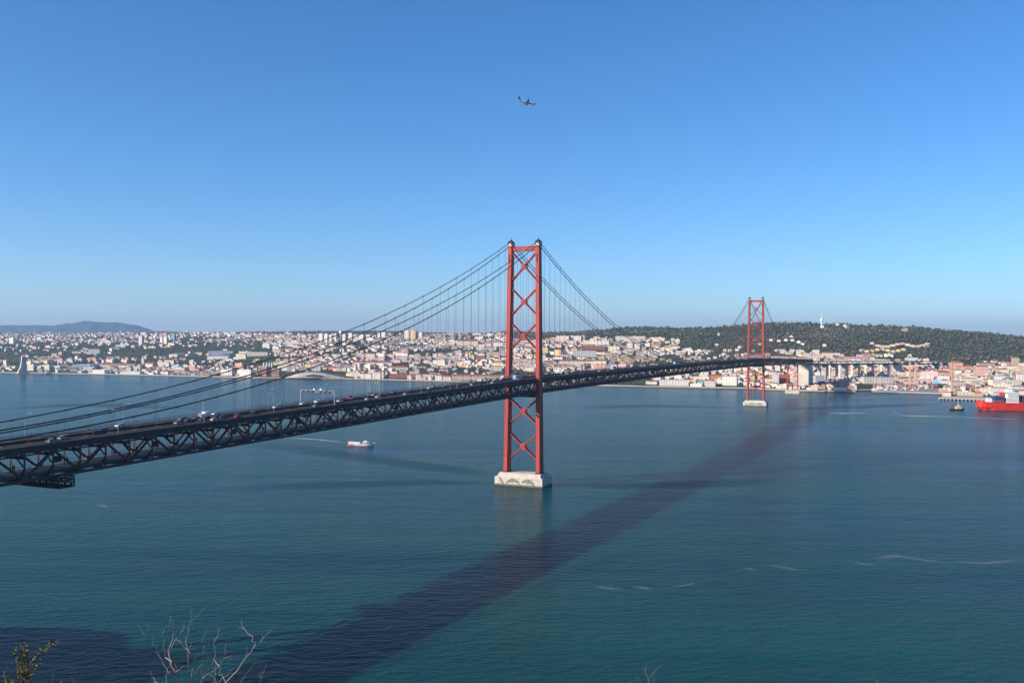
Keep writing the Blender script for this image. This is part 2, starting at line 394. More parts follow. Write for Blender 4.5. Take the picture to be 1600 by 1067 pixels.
for i in range(len(gx) - 1):
    for k in range(len(gy) - 1):
        a = i * len(gy) + k
        if max(V[q][2] for q in (a, a + len(gy), a + len(gy) + 1, a + 1)) > -5.9: Fc.append((a, a + len(gy), a + len(gy) + 1, a + 1))
me = bpy.data.meshes.new('hillside'); me.from_pydata(V, [], Fc); me.materials.append(M['ground']); me.polygons.foreach_set('use_smooth', [True] * len(Fc)); me.update()
tag(obj('hillside', me), kind='structure')

# ------------------------------------------------------------------ the bridge
T1 = Vector((9.4, 738.0, 0)); TH = R(24.2)
BD = Vector((math.sin(TH), math.cos(TH), 0)); BW = Vector((-math.cos(TH), math.sin(TH), 0)); BRZ = R(90) - TH
def B(s, w, z): return T1 + BD * s + BW * w + Vector((0, 0, z))
def zb(s):
    if s < 0: return 70.5 + .0185 * s
    if s > 1013: return 70.5 - .0185 * (s - 1013)
    t = s / 1013; return 70.5 + 5.0 * t * (1 - t)
bridge = thing('suspension_bridge', 'long red suspension bridge with two tall towers crossing the river', 'bridge', T1, BRZ)
HW = 10.8; DEPTH = 10.7; PAN = 11.5125

# towers
def leg_prof(z):            # half widths across, along, and offset from centre line
    t = (z - 9.5) / (184 - 9.5)
    return 1.5, 4.1 - 1.45 * t, 13.7 - 2.2 * t
def leg_mesh(side):
    rings = []
    for z in (9.5, 60, 120, 184):
        a, b_, o = leg_prof(z); y = side * o
        rings.append([(-b_, y - a, z), (b_, y - a, z), (b_, y + a, z), (-b_, y + a, z)])
    mb = MB(); mb.loft(rings)
    # raised plate bands on the faces
    for z in np.arange(16, 182, 8.35):
        a, b_, o = leg_prof(z); mb.box((0, side * o, z), (2 * b_ + .10, 2 * a + .10, .35))
    return mb
def brace(mb, z0, y0, z1, y1, x, w=1.25):
    mb.bar((x, y0, z0), (x, y1, z1), w, 1.6, up=(1, 0, 0))
for ti, s0 in enumerate((0.0, 1013.0)):
    for side in (-1, 1):
        lg = leg_mesh(side).build('tower_leg', M['red'], bridge); lg.location = (s0, 0, 0); fix_normals(lg)
        a, b_, o = leg_prof(184); y = side * o
        m = MB(); m.box((0, y, 185.6), (5.0, 2.7, 3.2)); m.box((0, y, 184.2), (6.2, 3.5, .5)); hs = m.build('saddle_house', M['concrete'], lg)
        m = MB()
        m.loft([[(-3.4, y - 1.9, 187.2), (3.4, y - 1.9, 187.2), (3.4, y + 1.9, 187.2), (-3.4, y + 1.9, 187.2)], [(-1.2, y - .7, 188.7), (1.2, y - .7, 188.7), (1.2, y + .7, 188.7), (-1.2, y + .7, 188.7)]])
        m.box((0, y, 189.0), (1.5, 1.1, .8)); m.tube([(0, y, 189), (0, y, 191.2)], .1, 5); m.tube([(.5, y, 189), (.5, y, 190.4)], .09, 5)
        for dx in (-2.9, 2.9):
            for dy in (-1.6, 1.6): m.bar((dx, y + dy, 184), (dx, y + dy, 187.3), .3)
        m.box((3.1, y, 185.6), (.9, 2.4, 2.6)); m.build('saddle_roof', M['truss'], lg)
        for sx in (-1, 1):
            m = MB(); a2, b2, o2 = leg_prof(175); m.box((sx * (b2 + .06), side * o2, 174.5), (.16, 1.0, 7.0)); m.build('shaded_slot_plate', M['trussdark'], lg)  # dark plate standing for the shaded slot opening in the leg face
        m = MB(); m.box((0, side * 13.7, 9.9), (9.2, 4.0, .9)); m.build('base_plate', M['trussdark'], lg)
    m = MB(); m.box((s0, 0, 181.8), (3.6, 20.0, 3.0)); m.box((s0, 0, 183.5), (4.4, 20.0, .3))
    for k in range(9): m.bar((s0 - 2, -9 + k * 2.25, 183.6), (s0 - 2, -9 + k * 2.25, 184.7), .12)
    m.bar((s0 - 2, -9.6, 184.7), (s0 - 2, 9.6, 184.7), .12); m.build('cross_beam', M['red'], bridge)
    for zt, zbm in ((179.4, 157.4), (151.6, 130.6), (124.8, 104.2), (66.5, 46.6), (40.2, 19.3)):
        yt = leg_prof(zt)[2] - 1.3; yb = leg_prof(zbm)[2] - 1.3
        for sgn in (-1, 1):
            m = MB()
            for dx in (-1.35, 1.35): m.bar((s0 + dx, -sgn * yt, zt), (s0 + dx, sgn * yb, zbm), .55, 1.25, up=(1, 0, 0))
            n_ = 9
            for q in range(n_ + 1):
                t = q / n_; yy = -sgn * yt + (sgn * yb + sgn * yt) * t; zz = zt + (zbm - zt) * t
                m.bar((s0 - 1.35, yy, zz), (s0 + 1.35, yy, zz), .35, .5)
            m.build('diagonal_brace', M['red'], bridge)
        m = MB(); zc = (zt + zbm) / 2
        m.prism([(-1.6, -2.2), (1.6, -2.2), (2.1, 0), (1.6, 2.2), (-1.6, 2.2), (-2.1, 0)], (0, 1, 0), (0, 0, 1), (s0, 0, zc), 3.3); m.build('brace_gusset', M['red'], bridge)
    # deck level strut
    m = MB(); m.box((s0, 0, zb(s0) - 1.6), (3.0, 23, 2.4)); m.build('deck_strut', M['trussdark'], bridge)
    # pier
    m = MB(); m.box((s0, 0, 2.35), (19.5, 40.0, 8.7)); pier = m.build('pier', M['concrete'], bridge)
    bv = pier.modifiers.new('bevel', 'BEVEL'); bv.width = .25; bv.segments = 1
    m = MB(); m.loft([[(s0 - 8.7, -18.3, 6.7), (s0 + 8.7, -18.3, 6.7), (s0 + 8.7, 18.3, 6.7), (s0 - 8.7, 18.3, 6.7)], [(s0 - 8.2, -17.6, 8.2), (s0 + 8.2, -17.6, 8.2), (s0 + 8.2, 17.6, 8.2), (s0 - 8.2, 17.6, 8.2)],
                   [(s0 - 6.6, -17.2, 9.5), (s0 + 6.6, -17.2, 9.5), (s0 + 6.6, 17.2, 9.5), (s0 - 6.6, 17.2, 9.5)]]); m.build('plinth', M['concrete'], pier)
    m = MB(); m.box((s0, 0, .15), (19.8, 40.3, 2.3)); m.build('tide_mark', M['stain'], pier)
    dol = [(-6.4, -1.3), (-5.6, -.2), (-4.6, .9), (-3.2, 1.8), (-1.2, 2.3), (.6, 2.2), (1.6, 3.5), (2.0, 2.0), (3.4, 1.2), (4.6, .1), (5.6, -1.4), (6.2, -2.9), (4.6, -2.4), (3.4, -1.2), (1.8, -.6), (.2, -.5), (-.4, -1.7), (-1.4, -.5), (-3.0, -.6), (-4.4, -1.2)]
    tail = [(-1.8, 3.3), (-.4, 2.6), (1.2, .4), (2.6, -2.0), (1.0, -2.2), (-.4, -.2), (-1.2, 1.6)]
    for k, (cy, cz, sc, poly, rot) in enumerate(((-8.6, 3.3, 1.0, dol, -.15), (4.6, 3.5, .95, dol, .12), (14.6, 3.4, 1.0, tail, 0))):
        for fx in (-1, 1):
            P2 = []
            for (u, v) in poly:
                u2 = u * math.cos(rot) - v * math.sin(rot); v2 = u * math.sin(rot) + v * math.cos(rot); P2.append((u2 * sc, max(.85 - cz, min(2.75 + 3.6 - cz - .1, v2 * sc))))
            m = MB(); m.prism(P2, (0, -1, 0), (0, 0, 1), (s0 + fx * 9.78, cy, cz), .12)
            d_ = m.build('painted_dolphin', M['dolphin'], pier)
    m = MB()
    for k in range(7): m.bar((s0 + 9.0, -18 + 6 * k, 6.7), (s0 + 9.0, -18 + 6 * k, 8.0), .14)
    for cy in (-19.5, 19.5): m.tube([(s0 - 9, cy, 6.6), (s0 - 9, cy, 8.2)], .22, 6)
    m.tube([(s0, 0, 9.4), (s0, 0, 11)], .25, 6); tag(m.build('mooring_posts', M['dark'], pier), kind='stuff')

# deck runs from the south approach to the north anchorage
S0, S1 = -622 + .0, 1013 + 483 + 240
def strip(mb, w0, w1, dz0, dz1, s_from=S0, s_to=S1, step=23.0):
    rings = []; s = s_from
    while True:
        z = zb(s); rings.append([(s, w0, z + dz0), (s, w1, z + dz0), (s, w1, z + dz1), (s, w0, z + dz1)])
        if s >= s_to: break
        s = min(s + step, s_to)
        for brk in (0.0, 1013.0):
            if rings[-1][0][0] < brk < s: s = brk
    mb.loft(rings)
m = MB(); strip(m, -11.0, 11.0, 11.5, 12.05); m.build('road_deck', M['asphalt'], bridge)
for sg in (-1, 1):
    m = MB(); strip(m, sg * 11.0, sg * 11.45, 10.3, 12.2); m.build('deck_edge_beam', M['trussdark'], bridge)
m = MB()
for w in (-7.3, -3.7, 3.7, 7.3):
    s = -600
    while s < 1720:
        m.add([(s, w - .09, zb(s) + 12.06), (s + 4, w - .09, zb(s + 4) + 12.06), (s + 4, w + .09, zb(s + 4) + 12.06), (s, w + .09, zb(s) + 12.06)], [(0, 1, 2, 3)]); s += 12
tag(m.build('lane_markings', M['mark'], bridge), kind='stuff')
m = MB(); strip(m, -.28, .28, 12.06, 12.9); m.build('median_barrier', M['trussdark'], bridge)
for sg in (-1, 1):
    m = MB()
    for dz in (12.6, 13.0, 13.35): strip(m, sg * 11.18, sg * 11.26, dz, dz + .09)
    s = S0
    while s < S1: m.box((s, sg * 11.22, zb(s) + 12.75), (.14, .14, 1.35)); s += PAN / 4
    m.build('railing', M['trussdark'], bridge)
    # chords
    m = MB(); strip(m, sg * (HW - .45), sg * (HW + .45), DEPTH - .95, DEPTH + .05); m.build('top_chord', M['truss'], bridge)
    m = MB(); strip(m, sg * (HW - .45), sg * (HW + .45), 0, 1.0); m.build('bottom_chord', M['truss'], bridge)
# railway level
m = MB(); strip(m, -8.6, 8.6, 1.0, 1.35); m.build('rail_deck', M['dark'], bridge)
for w in (-4.6, -3.15, 3.15, 4.6):
    m = MB(); strip(m, w - .07, w + .07, 1.35, 1.6); m.build('rail', M['grey'], bridge)
for sg in (-1, 1):
    m = MB()
    for dz in (2.0, 2.5): strip(m, sg * 8.2, sg * 8.27, dz, dz + .08)
    s = S0
    while s < S1: m.box((s, sg * 8.23, zb(s) + 1.9), (.1, .1, 1.2)); s += PAN / 2
    m.build('walkway_railing', M['trussdark'], bridge)
    m = MB(); strip(m, sg * 5.6, sg * 6.2, 10.2, 11.5); m.build('stringer', M['trussdark'], bridge)
# panel points
NP = int(round((S1 - S0) / PAN)); SP = [S0 + (S1 - S0) * k / NP for k in range(NP + 1)]
camp = Vector((0, 0, EYE))
def order(k, sg): return (B(SP[k], sg * HW, 75) - camp).length + (8 if sg > 0 else 0)
vert_me = None; slots = sorted([(order(k, sg), k, sg) for k in range(NP + 1) for sg in (-1, 1)])
def seen(s): return s > -560
vm = MB(); vm.box((0, 0, (DEPTH - 1.9) / 2), (.5, .42, DEPTH - 1.9)); vert_me = vm.mesh('truss_vertical', M['truss'])
cnt = 0; rest = MB()
for _, k, sg in slots:
    s = SP[k]
    if seen(s) and cnt < 290:
        obj('truss_vertical', vert_me, bridge, (s, sg * HW, zb(s) + 1.0)); cnt += 1
    else: rest.box((s, sg * HW, zb(s) + DEPTH / 2), (.5, .42, DEPTH - 1.9))
tag(rest.build('truss_verticals', M['truss'], bridge), kind='stuff')
cnt = 0; rest = MB(); diag = {}
for up_ in (0, 1):
    dm = MB(); L = (S1 - S0) / NP; a = (0, 0, .9 if up_ else DEPTH - .9); b_ = (L, 0, DEPTH - .9 if up_ else .9)
    for dy in (-.26, .26): dm.bar((a[0], dy, a[2]), (b_[0], dy, b_[2]), .2, .72)
    dm.bar(a, b_, .5, .3); diag[up_] = dm
dme = {u: diag[u].mesh('truss_diagonal', M['truss']) for u in diag}
for _, k, sg in slots:
    if k == NP: continue
    s = SP[k]; u = k % 2
    if seen(s) and cnt < 290 and not (-12 < s < 1 or 1001 < s < 1014):
        o = obj('truss_diagonal', dme[u], bridge, (s, sg * HW, zb(s))); o.rotation_euler = (0, -math.atan2(zb(SP[k + 1]) - zb(s), PAN), 0); cnt += 1
    else:
        z0, z1 = zb(s), zb(SP[k + 1]); a, b_ = ((.9, DEPTH - .9) if u else (DEPTH - .9, .9))
        rest.bar((s, sg * HW, z0 + a), (SP[k + 1], sg * HW, z1 + b_), .62, .72)
tag(rest.build('truss_diagonals', M['truss'], bridge), kind='stuff')
# gusset plates
gm = MB(); gm.prism([(-1.5, 0), (1.5, 0), (1.1, 1.3), (-1.1, 1.3)], (1, 0, 0), (0, 0, 1), (0, 0, 0), 1.06); gm_me = gm.mesh('gusset_plate', M['truss'])
cnt = 0
for _, k, sg in slots:
    s = SP[k]
    if seen(s) and cnt < 150:
        if k % 2 == 1: obj('gusset_plate', gm_me, bridge, (s, sg * HW, zb(s) + .9))
        else:
            o = obj('gusset_plate', gm_me, bridge, (s, sg * HW, zb(s) + DEPTH - .85)); o.scale = (1, 1, -1)
        cnt += 1
# cross frames: floor trusses under the road, knee braces, bottom cross girders
fr = MB(); lat = MB()
for k in range(NP + 1):
    s = SP[k]; z = zb(s)
    fr.bar((s, -10.4, z + 11.2), (s, 10.4, z + 11.2), .4, .5); fr.bar((s, -10.4, z + 8.3), (s, 10.4, z + 8.3), .35, .4)
    for q in range(6):
        y0 = -10.4 + q * 20.8 / 6; ym = y0 + 20.8 / 12; y1 = y0 + 20.8 / 6
        fr.bar((s, y0, z + 8.3), (s, ym, z + 11.1), .26); fr.bar((s, ym, z + 11.1), (s, y1, z + 8.3), .26)
    for sg in (-1, 1): fr.bar((s, sg * 10.4, z + 5.2), (s, sg * 6.6, z + 8.3), .36); fr.bar((s, sg * 10.4, z + 4.4), (s, sg * 8.5, z + 1.2), .3)
    fr.box((s, 0, z + .55), (.6, 20.6, .8))
    for sg in (-1, 1):
        fr.bar((s, sg * 10.4, z + 8.2), (s, sg * 3.4, z + 8.2), .5, .8); fr.box((s, sg * 9.3, z + 2.2), (1.2, .3, 1.6))
    if k % 4 == 0: fr.box((s + 3, -9.6, z + 6.2), (2.6, .6, 2.2))
    if k < NP:
        s2 = SP[k + 1]; z2 = zb(s2); u = 1 if k % 2 else -1
        lat.bar((s, -u * 10.4, z + .45), (s2, u * 10.4, z2 + .45), .45, .4); lat.bar((s, -u * 10.4, z + 10.4), (s2, u * 10.4, z2 + 10.4), .4, .35)
        fr.bar((s, -6.7, z + 8.5), (s2, -6.7, z2 + 8.5), .3, .5); fr.bar((s, 6.7, z + 8.5), (s2, 6.7, z2 + 8.5), .3, .5)
tag(fr.build('cross_frames', M['truss'], bridge), kind='stuff')
tag(lat.build('lateral_bracing', M['truss'], bridge), kind='stuff')

# cables and hangers
def cz(s, upper):
    t0 = 188.0 if upper else 185.4
    if 0 <= s <= 1013:
        low = 88.0 if upper else 85.0; t = (s - 506.5) / 506.5; return low + (t0 - low) * t * t
    q = -s if s < 0 else s - 1013
    a, b_ = (.4028, .000364) if upper else (.4238, .00041)
    return t0 - a * q + b_ * q * q
def cw(s):  # cables run over the leg tops
    return 11.5
for sg in (-1, 1):
    for upper in (True, False):
        w = sg * (11.5 + (.0 if upper else .0))
        ss = list(np.linspace(-520, 0, 40)) + list(np.linspace(0, 1013, 90))[1:] + list(np.linspace(1013, 1513, 36))[1:]
        m = MB(); m.tube([(s, w, cz(s, upper)) for s in ss], .24 if upper else .28, 8); m.build('main_cable', M['cable'], bridge, smooth=True)
hang = []
for k in range(1, 200):
    s = -506 + 11.5125 * k
    if s > 1490: break
    upper = k % 2 == 0
    if abs(s) < 8 or abs(s - 1013) < 8: continue
    top = cz(s, upper); bot = zb(s) + 10.8
    if top - bot > 1.2:
        for sg in (-1, 1): hang.append(((B(s, sg * 11.5, 90) - camp).length, s, sg, top, bot))
hang.sort(); rest = MB(); bandm = MB()
for i, (_, s, sg, top, bot) in enumerate(hang):
    h = MB() if i < 300 else rest
    if i < 300:
        for ds in (-.32, .32): h.tube([(s + ds, sg * 11.5, bot - 2.2), (s + ds, sg * 11.5, top)], .046, 5)
        h.build('hanger', M['rope'], bridge)
    else:
        h.bar((s, sg * 11.5, bot - 2), (s, sg * 11.5, top), .16)
    bandm.box((s, sg * 11.5, top), (.8, .68, .68))
tag(bandm.build('cable_bands', M['cable'], bridge), kind='stuff')
if rest.v: tag(rest.build('hangers', M['rope'], bridge), kind='stuff')

# side towers at the ends of the side spans (north one stands on the far quay)
for s0, gz in ((1013 + 452, 3.4), (-470, 6)):
    zt = zb(s0) - .2
    for sg in (-1, 1):
        m = MB(); m.loft([[(s0 - 1.5, sg * 11.3 - 1.3, gz + 4), (s0 + 1.5, sg * 11.3 - 1.3, gz + 4), (s0 + 1.5, sg * 11.3 + 1.3, gz + 4), (s0 - 1.5, sg * 11.3 + 1.3, gz + 4)],
                          [(s0 - 1.2, sg * 10.4 - 1, zt), (s0 + 1.2, sg * 10.4 - 1, zt), (s0 + 1.2, sg * 10.4 + 1, zt), (s0 - 1.2, sg * 10.4 + 1, zt)]]); m.build('side_pier_leg', M['red'], bridge)
        m = MB(); m.box((s0, sg * 11.3, gz + 1.0), (7, 5.4, 6.4)); m.build('side_pier_footing', M['concrete'], bridge)
        for k in range(3):
            z0 = gz + 6 + k * (zt - gz - 8) / 3; z1 = z0 + (zt - gz - 8) / 3
            m = MB(); m.bar((s0, -sg * 10.8, z0), (s0, sg * 10.6, z1), .7, .8, up=(1, 0, 0)); m.build('side_pier_brace', M['red'], bridge)
    m = MB(); m.box((s0 - 0, 0, gz - 2.2), (9, 30, 8)); m.build('side_pier_base', M['concrete'], bridge)

# inspection platform slung under the deck
pl = thing('inspection_platform', 'dark lattice inspection platform slung under the bridge deck at left', 'platform', T1, BRZ)
s0 = -436; zq = zb(s0) - .4
def lattice(mb, sA, sB, wA, wB, z0, z1, n_, t=.14):
    for s in (sA, sB):
        for z in (z0, z1): mb.bar((s, wA, z), (s, wB, z), t * 1.5)
        for q in range(n_):
            wa = wA + (wB - wA) * q / n_; wb = wA + (wB - wA) * (q + 1) / n_
            mb.bar((s, wa, z0), (s, wa, z1), t); mb.bar((s, wa, z0 if q % 2 else z1), (s, wb, z1 if q % 2 else z0), t)
        mb.bar((s, wB, z0), (s, wB, z1), t)
    for w in (wA, wB):
        for z in (z0, z1): mb.bar((sA, w, z), (sB, w, z), t * 1.5)
m = MB(); lattice(m, s0 - 3.2, s0 + 3.2, -15.2, 13, zq - 2.9, zq - .5, 18, .3); m.build('lattice_girder', M['dark'], pl)
m = MB(); m.box((s0, -1, zq - 2.95), (6.6, 28.0, .12)); m.build('walkway_floor', M['dark'], pl)
m = MB(); lattice(m, s0 - 3.2, s0 + 3.2, -15.2, -10.6, zq - .5, zq + .8, 4, .2); m.build('guard_rail', M['dark'], pl)
m = MB(); m.box((s0 - 3.4, 6.5, zq - 1.9), (.3, 6, 1.1)); m.box((s0 - 3.4, 1.0, zq - 1.5), (.3, 2.2, 1.2)); m.build('orange_netting', M['orange'], pl)
m = MB()
for w in (-8, 8):
    for ds in (-2.5, 2.5): m.bar((s0 + ds, w, zq - .5), (s0 + ds, w, zq + 1.0), .25)
m.build('hanger_bar', M['dark'], pl)

# sign gantry over the road
gs = -268; gz = zb(gs) + 12.05
ga = thing('sign_gantry', 'pale steel gantry carrying lane signs across the bridge roadway', 'gantry', T1, BRZ)
for w in (-10.6, 10.6):
    m = MB(); m.bar((gs, w, gz), (gs, w, gz + 7.4), .32); m.build('post', M['grey'], ga)
m = MB()
for z in (gz + 6.3, gz + 7.4):
    for ds in (-.4, .4): m.bar((gs + ds, -10.6, z), (gs + ds, 10.6, z), .16)
for q in range(14):
    w0 = -10.6 + q * 21.2 / 14; w1 = w0 + 21.2 / 14
    m.bar((gs - .4, w0, gz + (6.3 if q % 2 else 7.4)), (gs - .4, w1, gz + (7.4 if q % 2 else 6.3)), .1)
m.build('lattice_beam', M['grey'], ga)
for w in (-8.2, -5.4, -2.6, 2.6, 5.4, 8.2):
    m = MB(); m.box((gs - .6, w, gz + 6.6), (.3, 1.5, 1.0)); m.build('lane_sign', M['dark'], ga)
for w in (2.0, -2.2):
    m = MB(); m.box((gs, w, gz + 7.9), (.7, .9, .9)); m.build('camera_box', M['white'], ga)

# street lamps on the deck
def lamp_mesh():
    m = MB(); m.tube([(0, 0, 0), (0, 0, 7.4)], [.12, .09], 6)
    pole = m.mesh('pole', M['grey'])
    a = MB(); a.tube([(0, 0, 7.3), (0, .35, 8.3), (0, 1.1, 9.0), (0, 2.4, 9.3)], [.085, .08, .07, .06], 5); arm = a.mesh('arm', M['grey'])
    h = MB(); h.box((0, 2.8, 9.32), (.34, 1.0, .16)); hd = h.mesh('lamp_head', M['grey'])
    return pole, arm, hd
lp = lamp_mesh(); li = {1: 0, -1: 0}
ORD = ['first', 'second', 'third', 'fourth', 'fifth', 'sixth', 'seventh', 'eighth', 'ninth', 'tenth', 'eleventh', 'twelfth', 'thirteenth', 'fourteenth', 'fifteenth', 'sixteenth', 'seventeenth', 'eighteenth', 'nineteenth', 'twentieth', 'twenty-first', 'twenty-second', 'twenty-third', 'twenty-fourth', 'twenty-fifth', 'twenty-sixth', 'twenty-seventh', 'twenty-eighth', 'twenty-ninth', 'thirtieth'] 
def nth(i):
    if i < 30: return ORD[i]
    n = i + 1; suf = 'th' if 10 <= n % 100 <= 20 else {1: 'st', 2: 'nd', 3: 'rd'}.get(n % 10, 'th'); return f'{n}{suf}'
for sg in (1, -1):
    s = -432 if sg > 0 else -409
    while s < 980:
        if min(abs(s), abs(s + 268)) > 6:
            li[sg] += 1
            t = thing('street_lamp', f"{nth(li[sg] - 1)} curved street lamp from the left, {'far' if sg > 0 else 'near'} edge of the bridge deck", 'street lamp', B(s, sg * 10.7, zb(s) + 12.05), BRZ + (math.pi if sg > 0 else 0), 'street lamps along the bridge deck')
            for d_, nm in zip(lp, ('pole', 'arm', 'lamp_head')): obj(nm, d_, t)
        s += 46.05

# vehicles on the deck
CARC = {'white': (.62, .62, .61), 'silver': (.30, .31, .32), 'black': (.02, .02, .022), 'dark grey': (.08, .085, .09), 'red': (.5, .03, .025), 'dark blue': (.03, .06, .2)}
CM = {k: mat('car_paint_' + k.replace(' ', '_'), c, .25, spec=.6) for k, c in CARC.items()}
def car_parts(cm):
    m = MB()
    prof = [(-2.1, .35), (-2.15, .8), (-1.9, .98), (1.0, .95), (1.95, .78), (2.15, .55), (2.1, .32)]
    m.loft([[(x, -.86, z) for x, z in prof], [(x, .86, z) for x, z in prof]]); body = m.mesh('body', cm)
    m = MB(); m.loft([[(-1.95, -.8, .96), (.95, -.8, .96), (.95, .8, .96), (-1.95, .8, .96)], [(-1.5, -.66, 1.42), (.15, -.66, 1.42), (.15, .66, 1.42), (-1.5, .66, 1.42)]]); gl = m.mesh('windows', M['glass'])
    m = MB(); m.box((-.68, 0, 1.44), (1.62, 1.3, .05)); rf = m.mesh('roof', cm)
    m = MB(); m.tube([(0, -.1, 0), (0, .1, 0)], .31, 10); wh = m.mesh('wheel', M['black'])
    m = MB(); m.box((0, 0, 0), (.06, .3, .14)); hl = m.mesh('headlight', M['white'])
    return body, gl, rf, wh, hl
CP = {k: car_parts(v) for k, v in CM.items()}
def van_parts(cm, box_m, L, H, W):
    m = MB(); m.box((L / 2 - 1.1, 0, .35 + H * .38), (2.2, W * .95, H * .72)); cab = m.mesh('cab', cm)
    m = MB(); m.box((-1.15, 0, .55 + H / 2), (L - 2.5, W, H)); bx = m.mesh('cargo_box', box_m)
    m = MB(); m.box((L / 2 + .01, 0, .35 + H * .52), (.06, W * .8, H * .25)); ws = m.mesh('windscreen', M['glass'])
    m = MB(); m.tube([(0, -.14, 0), (0, .14, 0)], .45, 10); wh = m.mesh('wheel', M['black'])
    return cab, bx, ws, wh
VP = {'white van': (van_parts(CM['white'], M['white'], 5.6, 2.0, 2.0), 5.6, 2.0, 'white delivery van'), 'lorry': (van_parts(CM['white'], M['paleblue'], 11.5, 2.9, 2.5), 11.5, 2.5, 'lorry with a pale blue cargo box'),
      'bus': (van_parts(CM['dark grey'], M['navy'], 12.0, 2.9, 2.5), 12.0, 2.5, 'dark blue coach')}
lanes = [(-9.0, 1), (-5.5, 1), (-2.0, 1), (2.0, -1), (5.5, -1), (9.0, -1)]
veh = []; used = {i: [] for i in range(6)}
fixed = [(-25, 1, 'lorry'), (-6, 4, 'bus'), (-28, 4, 'white van'), (-345, 4, 'white van'), (215, 2, 'lorry'), (300, 4, 'white van'), (95, 4, 'white van'), (440, 1, 'lorry')]
for s, ln, k in fixed: veh.append((s, ln, k)); used[ln].append(s)
cc = list(CARC); wts = [.38, .22, .14, .12, .07, .07]
tries = 0
while len(veh) < 92 and tries < 4000:
    tries += 1
    s = random.uniform(-455, -20) if random.random() < .5 else random.uniform(0, 950); ln = random.randrange(6)
    if any(abs(s - q) < 13 for q in used[ln]): continue
    used[ln].append(s); veh.append((s, ln, random.choices(cc, wts)[0]))
veh.sort(); ci = {}
for s, ln, k in veh:
    w, dr = lanes[ln]; loc = B(s, w, zb(s) + 12.07); rz = BRZ + (0 if dr > 0 else math.pi)
    tilt = 0
    if k in VP:
        (cab, bx, ws, wh), L, W, lab = VP[k]; ci[k] = ci.get(k, 0) + 1
        t = thing('van' if 'van' in k else ('coach' if k == 'bus' else 'lorry'), f'{nth(ci[k] - 1)} {lab} from the left on the bridge roadway', 'van' if 'van' in k else ('bus' if k == 'bus' else 'truck'), loc, rz, 'vehicles on the bridge')
        obj('cab', cab, t); obj('cargo_box' if k != 'bus' else 'passenger_body', bx, t); obj('windscreen', ws, t)
        for x in (-L / 2 + 1.3, L / 2 - 1.2):
            for y in (-W * .44, W * .44): obj('wheel', wh, t, (x, y, .45))
    else:
        body, gl, rf, wh, hl = CP[k]; ci[k] = ci.get(k, 0) + 1
        t = thing('car', f'{nth(ci[k] - 1)} {k} car from the left on the bridge roadway', 'car', loc, rz, 'vehicles on the bridge')
        obj('body', body, t); obj('windows', gl, t); obj('roof', rf, t)
        if s < 60:
            for x in (-1.35, 1.3):
                for y in (-.78, .78): obj('wheel', wh, t, (x, y, .31))
            for y in (-.6, .6): obj('headlight', hl, t, (2.12, y, .66))

# ------------------------------------------------------------------ north anchorage and approach viaduct
vd = thing('approach_viaduct', 'pale concrete viaduct with tall frame piers behind the red bridge', 'viaduct')
path = [B(1736, 0, 0)] + [Vector(((p - 800) / F * d, d, 0)) for p, d in ((1266, 2340), (1274, 2372), (1287, 2404), (1302, 2436), (1318, 2468), (1337, 2504), (1358.5, 2548), (1383, 2598), (1402, 2642), (1430, 2700), (1478, 2800))]
pz = [56.8, 56, 55, 54, 53.4, 53, 52.6, 52.3, 52, 51, 50, 48]
m = MB(); rings = []; e1 = []; e2 = []
for i, p in enumerate(path):
    d = (path[min(i + 1, len(path) - 1)] - path[max(i - 1, 0)]).normalized(); n_ = Vector((-d.y, d.x, 0))
    rings.append([p + n_ * 11 + Vector((0, 0, pz[i] + 8)), p - n_ * 11 + Vector((0, 0, pz[i] + 8)), p - n_ * 11 + Vector((0, 0, pz[i] + 10.2)), p + n_ * 11 + Vector((0, 0, pz[i] + 10.2))])
    e1.append([p + n_ * 8 + Vector((0, 0, pz[i])), p - n_ * 8 + Vector((0, 0, pz[i])), p - n_ * 8 + Vector((0, 0, pz[i] + 3.5)), p + n_ * 8 + Vector((0, 0, pz[i] + 3.5))])
m.loft(rings); m.build('road_deck', M['concrete'], vd)
m = MB(); m.loft(e1); m.build('rail_deck', M['trussdark'], vd)
for i in range(2, 9):
    p = path[i]; d = (path[i + 1] - path[i - 1]).normalized(); n_ = Vector((-d.y, d.x, 0)); rz = math.atan2(n_.y, n_.x); g = float(ground_z(np.array([p.x]), np.array([p.y]))[0]) - 1
    m = MB(); top = pz[i] - .2
    for sg in (-1, 1):
        c = p + n_ * sg * 10.2; m.box((c.x, c.y, (g + top) / 2), (6.2, 2.6, top - g), rz)
    m.box((p.x, p.y, top - 3.2), (16, 2.2, 6.4), rz)
    for sg in (-1, 1):
        c = p + n_ * sg * 9.6; m.box((c.x, c.y, top + 4.1), (2.0, 1.6, 8.2), rz)
    m.build('frame_pier', M['concrete2'], vd)
p = path[9]; m = MB(); g = float(ground_z(np.array([p.x]), np.array([p.y]))[0]) - 1; m.box((p.x, p.y, (g + 57) / 2), (24, 22, 57 - g), -.3); m.build('abutment', M['concrete2'], vd)
p = path[1]; an = thing('anchorage_block', 'massive cream concrete anchorage block where the bridge reaches the shore', 'anchorage')
m = MB(); g = 3
A_ = BD; W_ = BW
def bp(s, w, z): return tuple(B(s, w, z))
m.loft([[bp(1640, -12, g), bp(1722, -12, g), bp(1722, 12, g), bp(1640, 12, g)], [bp(1640, -12, 40), bp(1722, -12, 40), bp(1722, 12, 40), bp(1640, 12, 40)], [bp(1652, -12, 56.6), bp(1722, -12, 56.6), bp(1722, 12, 56.6), bp(1652, 12, 56.6)]]); m.build('concrete_block', M['concrete2'], an)
m = MB()
for w in (-12.25, 12.25): m.box(bp(1680, w, 29), (5, .6, 52), BRZ)
m.build('edge_rib', M['concrete'], an)
